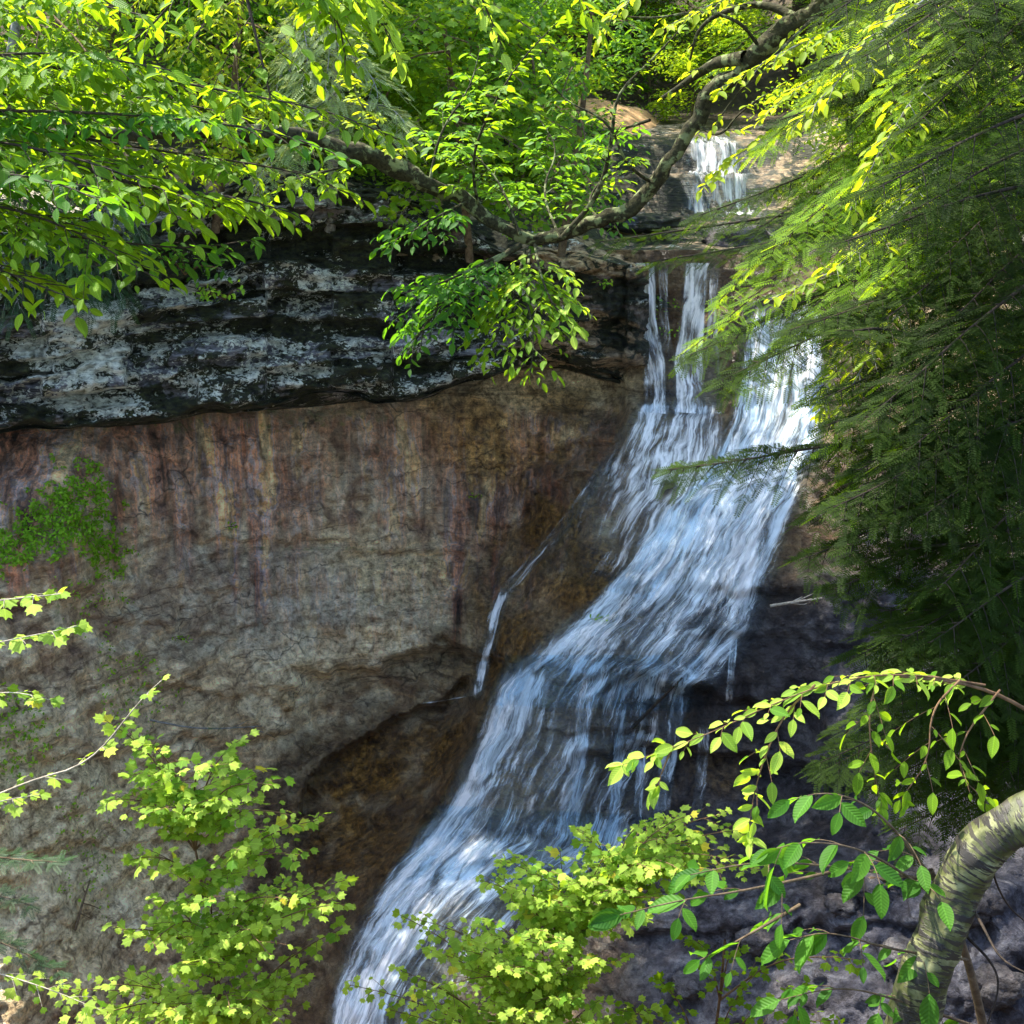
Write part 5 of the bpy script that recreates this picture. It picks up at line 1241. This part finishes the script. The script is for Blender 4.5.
# ------------------------------------------------------------------ birch trunk, bottom right
bt = pix((1620, -250, 3.5), (1560, 150, 3.4), (1480, 480, 3.3), (1340, 680, 3.2), (1180, 770, 3.15), (1080, 800, 3.2), (1025, 815, 3.22), (984, 842, 3.25), (958, 884, 3.25), (938, 938, 3.2), (919, 990, 3.15), (898, 1080, 3.1), (872, 1250, 3.0))
o = empty("birch_tree", P(870, 1180, 3.05), "bent birch trunk with pale peeling bark and dark dashes at bottom right", "tree")
a_ = Acc(); tube(a_, smooth_path(bt[::-1], 200), [.084, .080, .075, .070, .068, .066, .064, .06, .056, .052, .05, .045, .04], 28, .20)
a_.build("trunk", M['birch'], o)
def twig(o, pts, r, name="branch", mat='bark_dark'):
    a2 = Acc(); tube(a2, smooth_path(pix(*pts), 20), [r, r * .35], 6, .12); return a2.build(name, M[mat], o)
twig(o, [(968, 900, 3.25), (985, 930, 3.1), (1000, 960, 3.0), (1030, 975, 2.95)], .006)
twig(o, [(965, 935, 3.25), (995, 965, 3.2), (1000, 990, 3.15), (985, 1030, 3.1)], .005)
twig(o, [(985, 840, 3.3), (1000, 900, 3.4), (1035, 930, 3.5)], .005)

# ------------------------------------------------------------------ large-leaved beech and bright sprigs in the lower right
bg_ = dict(kind='oval', L=.24, ls=.10, sp=.15, r0=.006, nspread=.5, tilt=.35, tert=False, droop=.45, lsp=.085)
tree_of_boughs("beech_sapling", P(1000, 1100, 3.2), "sapling with big toothed shaded leaves left of the birch trunk", "sapling",
    pix((1000, 1200, 3.3), (990, 1050, 3.3), (960, 930, 3.3), (930, 870, 3.35)), [
    B([(930, 880, 3.35), (850, 868, 3.2), (760, 860, 3.1), (690, 875, 3.0)], **bg_), B([(940, 900, 3.35), (870, 850, 3.0), (810, 840, 2.9), (770, 850, 2.9)], **bg_),
    B([(850, 868, 3.2), (750, 890, 3.0), (680, 900, 2.9), (620, 915, 2.9)], **{**bg_, 'L': .18}), B([(970, 960, 3.3), (890, 950, 3.1), (830, 930, 3.0), (790, 940, 3.0)], **{**bg_, 'L': .2}),
    B([(985, 1030, 3.3), (900, 1000, 3.1), (840, 985, 3.0), (780, 1000, 3.0)], **{**bg_, 'L': .16}), B([(800, 905, 3.0), (740, 940, 2.9), (700, 960, 2.9)], **{**bg_, 'L': .12, 'sp': .14}),
    B([(930, 875, 3.35), (880, 810, 3.2), (830, 790, 3.1), (790, 800, 3.1)], **{**bg_, 'L': .16, 'ls': .09})],
    M['bark_brown'], M['beech'], trunk_r=(.02, .01), twigmat=M['bark_brown'])
sp_ = dict(kind='oval', L=.09, ls=.062, sp=.045, r0=.004, nspread=.5, tilt=.4, tert=False, droop=.15, lsp=.04, start=.05)
tree_of_boughs("alder_sapling", P(1120, 760, 3.7), "arching sprig with two rows of small bright yellow leaves in front of the wet rock", "sapling",
    pix((1180, 1100, 3.9), (1130, 850, 3.8), (1060, 730, 3.7), (985, 685, 3.6), (900, 676, 3.5)), [
    B([(985, 685, 3.6), (900, 672, 3.5), (830, 682, 3.4), (770, 705, 3.35), (700, 738, 3.3), (622, 765, 3.25)], **sp_, mat=M['sapling']),
    B([(815, 685, 3.4), (785, 712, 3.35), (765, 755, 3.3), (752, 800, 3.3), (748, 845, 3.3)], **sp_, mat=M['sapling']),
    B([(672, 748, 3.3), (665, 765, 3.28), (655, 790, 3.28)], **{**sp_, 'sp': .09, 'L': .04}, mat=M['sapling']),
    B([(880, 674, 3.5), (868, 710, 3.45), (872, 760, 3.4), (880, 800, 3.4)], **{**sp_, 'L': .14, 'sp': .06}, mat=M['maple']),
    B([(960, 680, 3.55), (930, 710, 3.45), (930, 760, 3.4), (900, 800, 3.4)], **{**sp_, 'L': .16, 'sp': .06}, mat=M['maple']),
    B([(1000, 690, 3.6), (960, 740, 3.5), (960, 780, 3.5), (990, 800, 3.5)], **{**sp_, 'L': .16, 'sp': .06}, mat=M['maple'])],
    M['twig'], M['maple'], trunk_r=(.012, .005), twigmat=M['twig'])
for pts, l in [([(700, 690, 3.6), (760, 740, 3.55), (790, 790, 3.5), (830, 850, 3.5)], "thin bare twig arching below the yellow sprig"), ([(620, 720, 3.7), (625, 800, 3.6), (640, 880, 3.5)], "")][:1]:
    pass

# ------------------------------------------------------------------ sunlit maple saplings low in front
ms = dict(kind='maple', L=.27, ls=.058, sp=.07, r0=.006, nspread=.42, tilt=.35, droop=.15, lsp=.05, tert=True)
def fan(base, tips, **k):
    out = []
    for t in tips:
        b_ = np.array(base, float); e = np.array(t, float)
        m1 = b_ * .62 + e * .38 + np.array([0, -25, 0]) ; m2 = b_ * .25 + e * .75 + np.array([0, -14, 0])
        out.append(B([tuple(b_), tuple(m1), tuple(m2), tuple(e)], **{**ms, **k}))
    return out
tree_of_boughs("maple_sapling", P(225, 1160, 5.0), "sunlit maple sapling with yellow green leaves in the lower left corner", "sapling",
    pix((225, 1260, 5.0), (228, 1120, 5.0), (222, 1000, 5.0), (205, 900, 5.0), (190, 820, 5.0)),
    fan((224, 1040, 5.0), [(300, 985, 4.7), (110, 985, 4.6), (340, 930, 4.8), (60, 990, 4.9), (170, 1010, 4.5)]) +
    fan((218, 980, 5.0), [(345, 880, 4.8), (330, 905, 4.6), (120, 930, 4.7), (250, 930, 4.5), (160, 900, 4.6)]) +
    fan((205, 900, 5.0), [(318, 820, 4.9), (300, 855, 4.7), (130, 860, 4.7), (240, 850, 4.6)]) +
    fan((192, 830, 5.0), [(240, 740, 4.9), (105, 720, 4.9), (150, 745, 4.7), (130, 775, 4.8), (200, 765, 4.6), (272, 785, 4.8)])
    + fan((222, 1020, 5.0), [(60, 1030, 4.5), (140, 1040, 4.4), (200, 960, 4.4), (280, 1020, 4.4), (320, 1040, 4.6), (230, 1010, 4.3)], ls=.05) +
    fan((212, 940, 5.0), [(290, 900, 4.5), (150, 945, 4.5), (210, 900, 4.4), (345, 905, 4.9), (270, 955, 4.4)], ls=.05) +
    fan((195, 850, 5.0), [(160, 810, 4.6), (215, 800, 4.5), (290, 815, 4.8), (110, 800, 4.8)], ls=.05),
    M['twig'], M['sapling'], trunk_r=(.018, .014, .008, .005), twigmat=M['twig'])
tree_of_boughs("maple_branch_tree", P(-140, 900, 4.6), "sapling at the left edge with a few light green maple sprigs", "sapling",
    pix((-160, 1200, 4.8), (-140, 900, 4.6), (-120, 720, 4.6), (-110, 600, 4.6)),
    [B([(-115, 640, 4.6), (-60, 610, 4.5), (0, 600, 4.4), (60, 594, 4.3)], **{**ms, 'L': .16}), B([(-118, 680, 4.6), (-60, 655, 4.4), (10, 640, 4.3), (78, 626, 4.25)], **{**ms, 'L': .16}),
     B([(-120, 700, 4.6), (-50, 700, 4.4), (10, 690, 4.3), (50, 700, 4.25)], **{**ms, 'L': .14}),
     B([(-130, 810, 4.6), (-40, 812, 4.6), (30, 780, 4.7), (90, 765, 4.8), (140, 700, 4.8), (162, 680, 4.8)], **{**ms, 'L': .14, 'sp': .16, 'start': .3, 'r0': .008}),
     B([(-130, 850, 4.6), (-50, 820, 4.5), (0, 800, 4.4), (40, 795, 4.4)], **{**ms, 'L': .15}), B([(-135, 900, 4.6), (-50, 960, 4.5), (40, 985, 4.4), (100, 1010, 4.3)], **{**ms, 'L': .2})],
    M['twig'], M['sapling'], trunk_r=(.02, .01), twigmat=M['dead'])
mc_ = dict(ls=.055, L=.29)
tree_of_boughs("young_maple", P(520, 1180, 5.4), "dense sunlit maple sapling in front of the foot of the waterfall", "sapling",
    pix((530, 1300, 5.4), (525, 1150, 5.4), (540, 1020, 5.4), (580, 930, 5.4), (640, 870, 5.4)),
    fan((530, 1100, 5.4), [(390, 1010, 5.0), (430, 1000, 4.9), (490, 1000, 4.8), (600, 1000, 5.0), (370, 1040, 5.1), (650, 1010, 5.1)], **mc_) +
    fan((535, 1040, 5.4), [(400, 915, 5.2), (430, 950, 5.0), (470, 940, 4.9), (530, 960, 4.8), (620, 960, 5.0), (560, 1000, 4.7)], **mc_) +
    fan((565, 960, 5.4), [(480, 880, 5.2), (520, 890, 5.0), (560, 850, 5.2), (550, 900, 4.9), (640, 920, 5.0)], **mc_) +
    fan((610, 900, 5.4), [(590, 835, 5.3), (640, 825, 5.3), (690, 815, 5.3), (740, 830, 5.3), (700, 870, 5.1), (650, 870, 5.0), (760, 870, 5.1)], **mc_)
    + fan((530, 1080, 5.4), [(350, 985, 5.1), (400, 970, 4.9), (460, 1030, 4.6), (520, 1010, 4.5), (580, 1030, 4.6), (640, 1030, 4.8), (420, 1035, 4.7)], ls=.048) +
    fan((545, 1010, 5.4), [(420, 920, 5.1), (490, 920, 4.8), (540, 930, 4.6), (590, 960, 4.7), (450, 985, 4.7), (510, 970, 4.6)], ls=.048) +
    fan((580, 940, 5.4), [(500, 860, 5.2), (545, 870, 5.0), (590, 880, 4.9), (620, 890, 4.9), (670, 900, 5.0), (610, 850, 5.1)], ls=.048) +
    fan((620, 890, 5.4), [(665, 840, 5.2), (700, 845, 5.2), (720, 815, 5.3), (730, 860, 5.1), (680, 870, 5.0)], ls=.048),
    M['twig'], M['sapling'], trunk_r=(.018, .014, .01, .006), twigmat=M['twig'])
tree_of_boughs("hazel_sapling", P(700, 1150, 5.2), "greener shaded sapling at the bottom edge right of the sunlit one", "sapling",
    pix((690, 1250, 5.2), (700, 1150, 5.2), (720, 1000, 5.2), (725, 940, 5.2)),
    fan((705, 1080, 5.2), [(620, 1010, 5.0), (660, 980, 5.0), (760, 970, 5.1), (800, 990, 5.1), (840, 1020, 5.2)], ls=.055, L=.2) +
    fan((720, 1000, 5.2), [(690, 940, 5.1), (740, 950, 5.1), (860, 960, 5.1)], ls=.055, L=.16), M['twig'], M['maple'], trunk_r=(.012, .006), twigmat=M['twig'])
sn = dict(kind='needle', L=.06, ls=.045, sp=.03, r0=.005, droop=.1)
tree_of_boughs("spruce_sapling", P(-160, 1000, 3.2), "dark spruce tips poking in at the lower left edge", "sapling",
    pix((-170, 1200, 3.2), (-160, 1000, 3.2), (-150, 800, 3.2), (-150, 700, 3.2)),
    [B([(-150, 860, 3.2), (-60, 850, 3.1), (20, 860, 3.0), (62, 862, 3.0)], **{**sn, 'L': .06}), B([(-155, 930, 3.2), (-60, 920, 3.1), (10, 945, 3.0), (66, 975, 3.0)], **sn), B([(-155, 900, 3.2), (-60, 890, 3.1), (0, 895, 3.0), (30, 905, 3.0)], **{**sn, 'L': .06})],
    M['bark_brown'], M['spruce'], trunk_r=(.02, .015))
print("SCENE", len(SC.objects), "faces", sum(len(o.data.polygons) for o in SC.objects if o.type == 'MESH'))
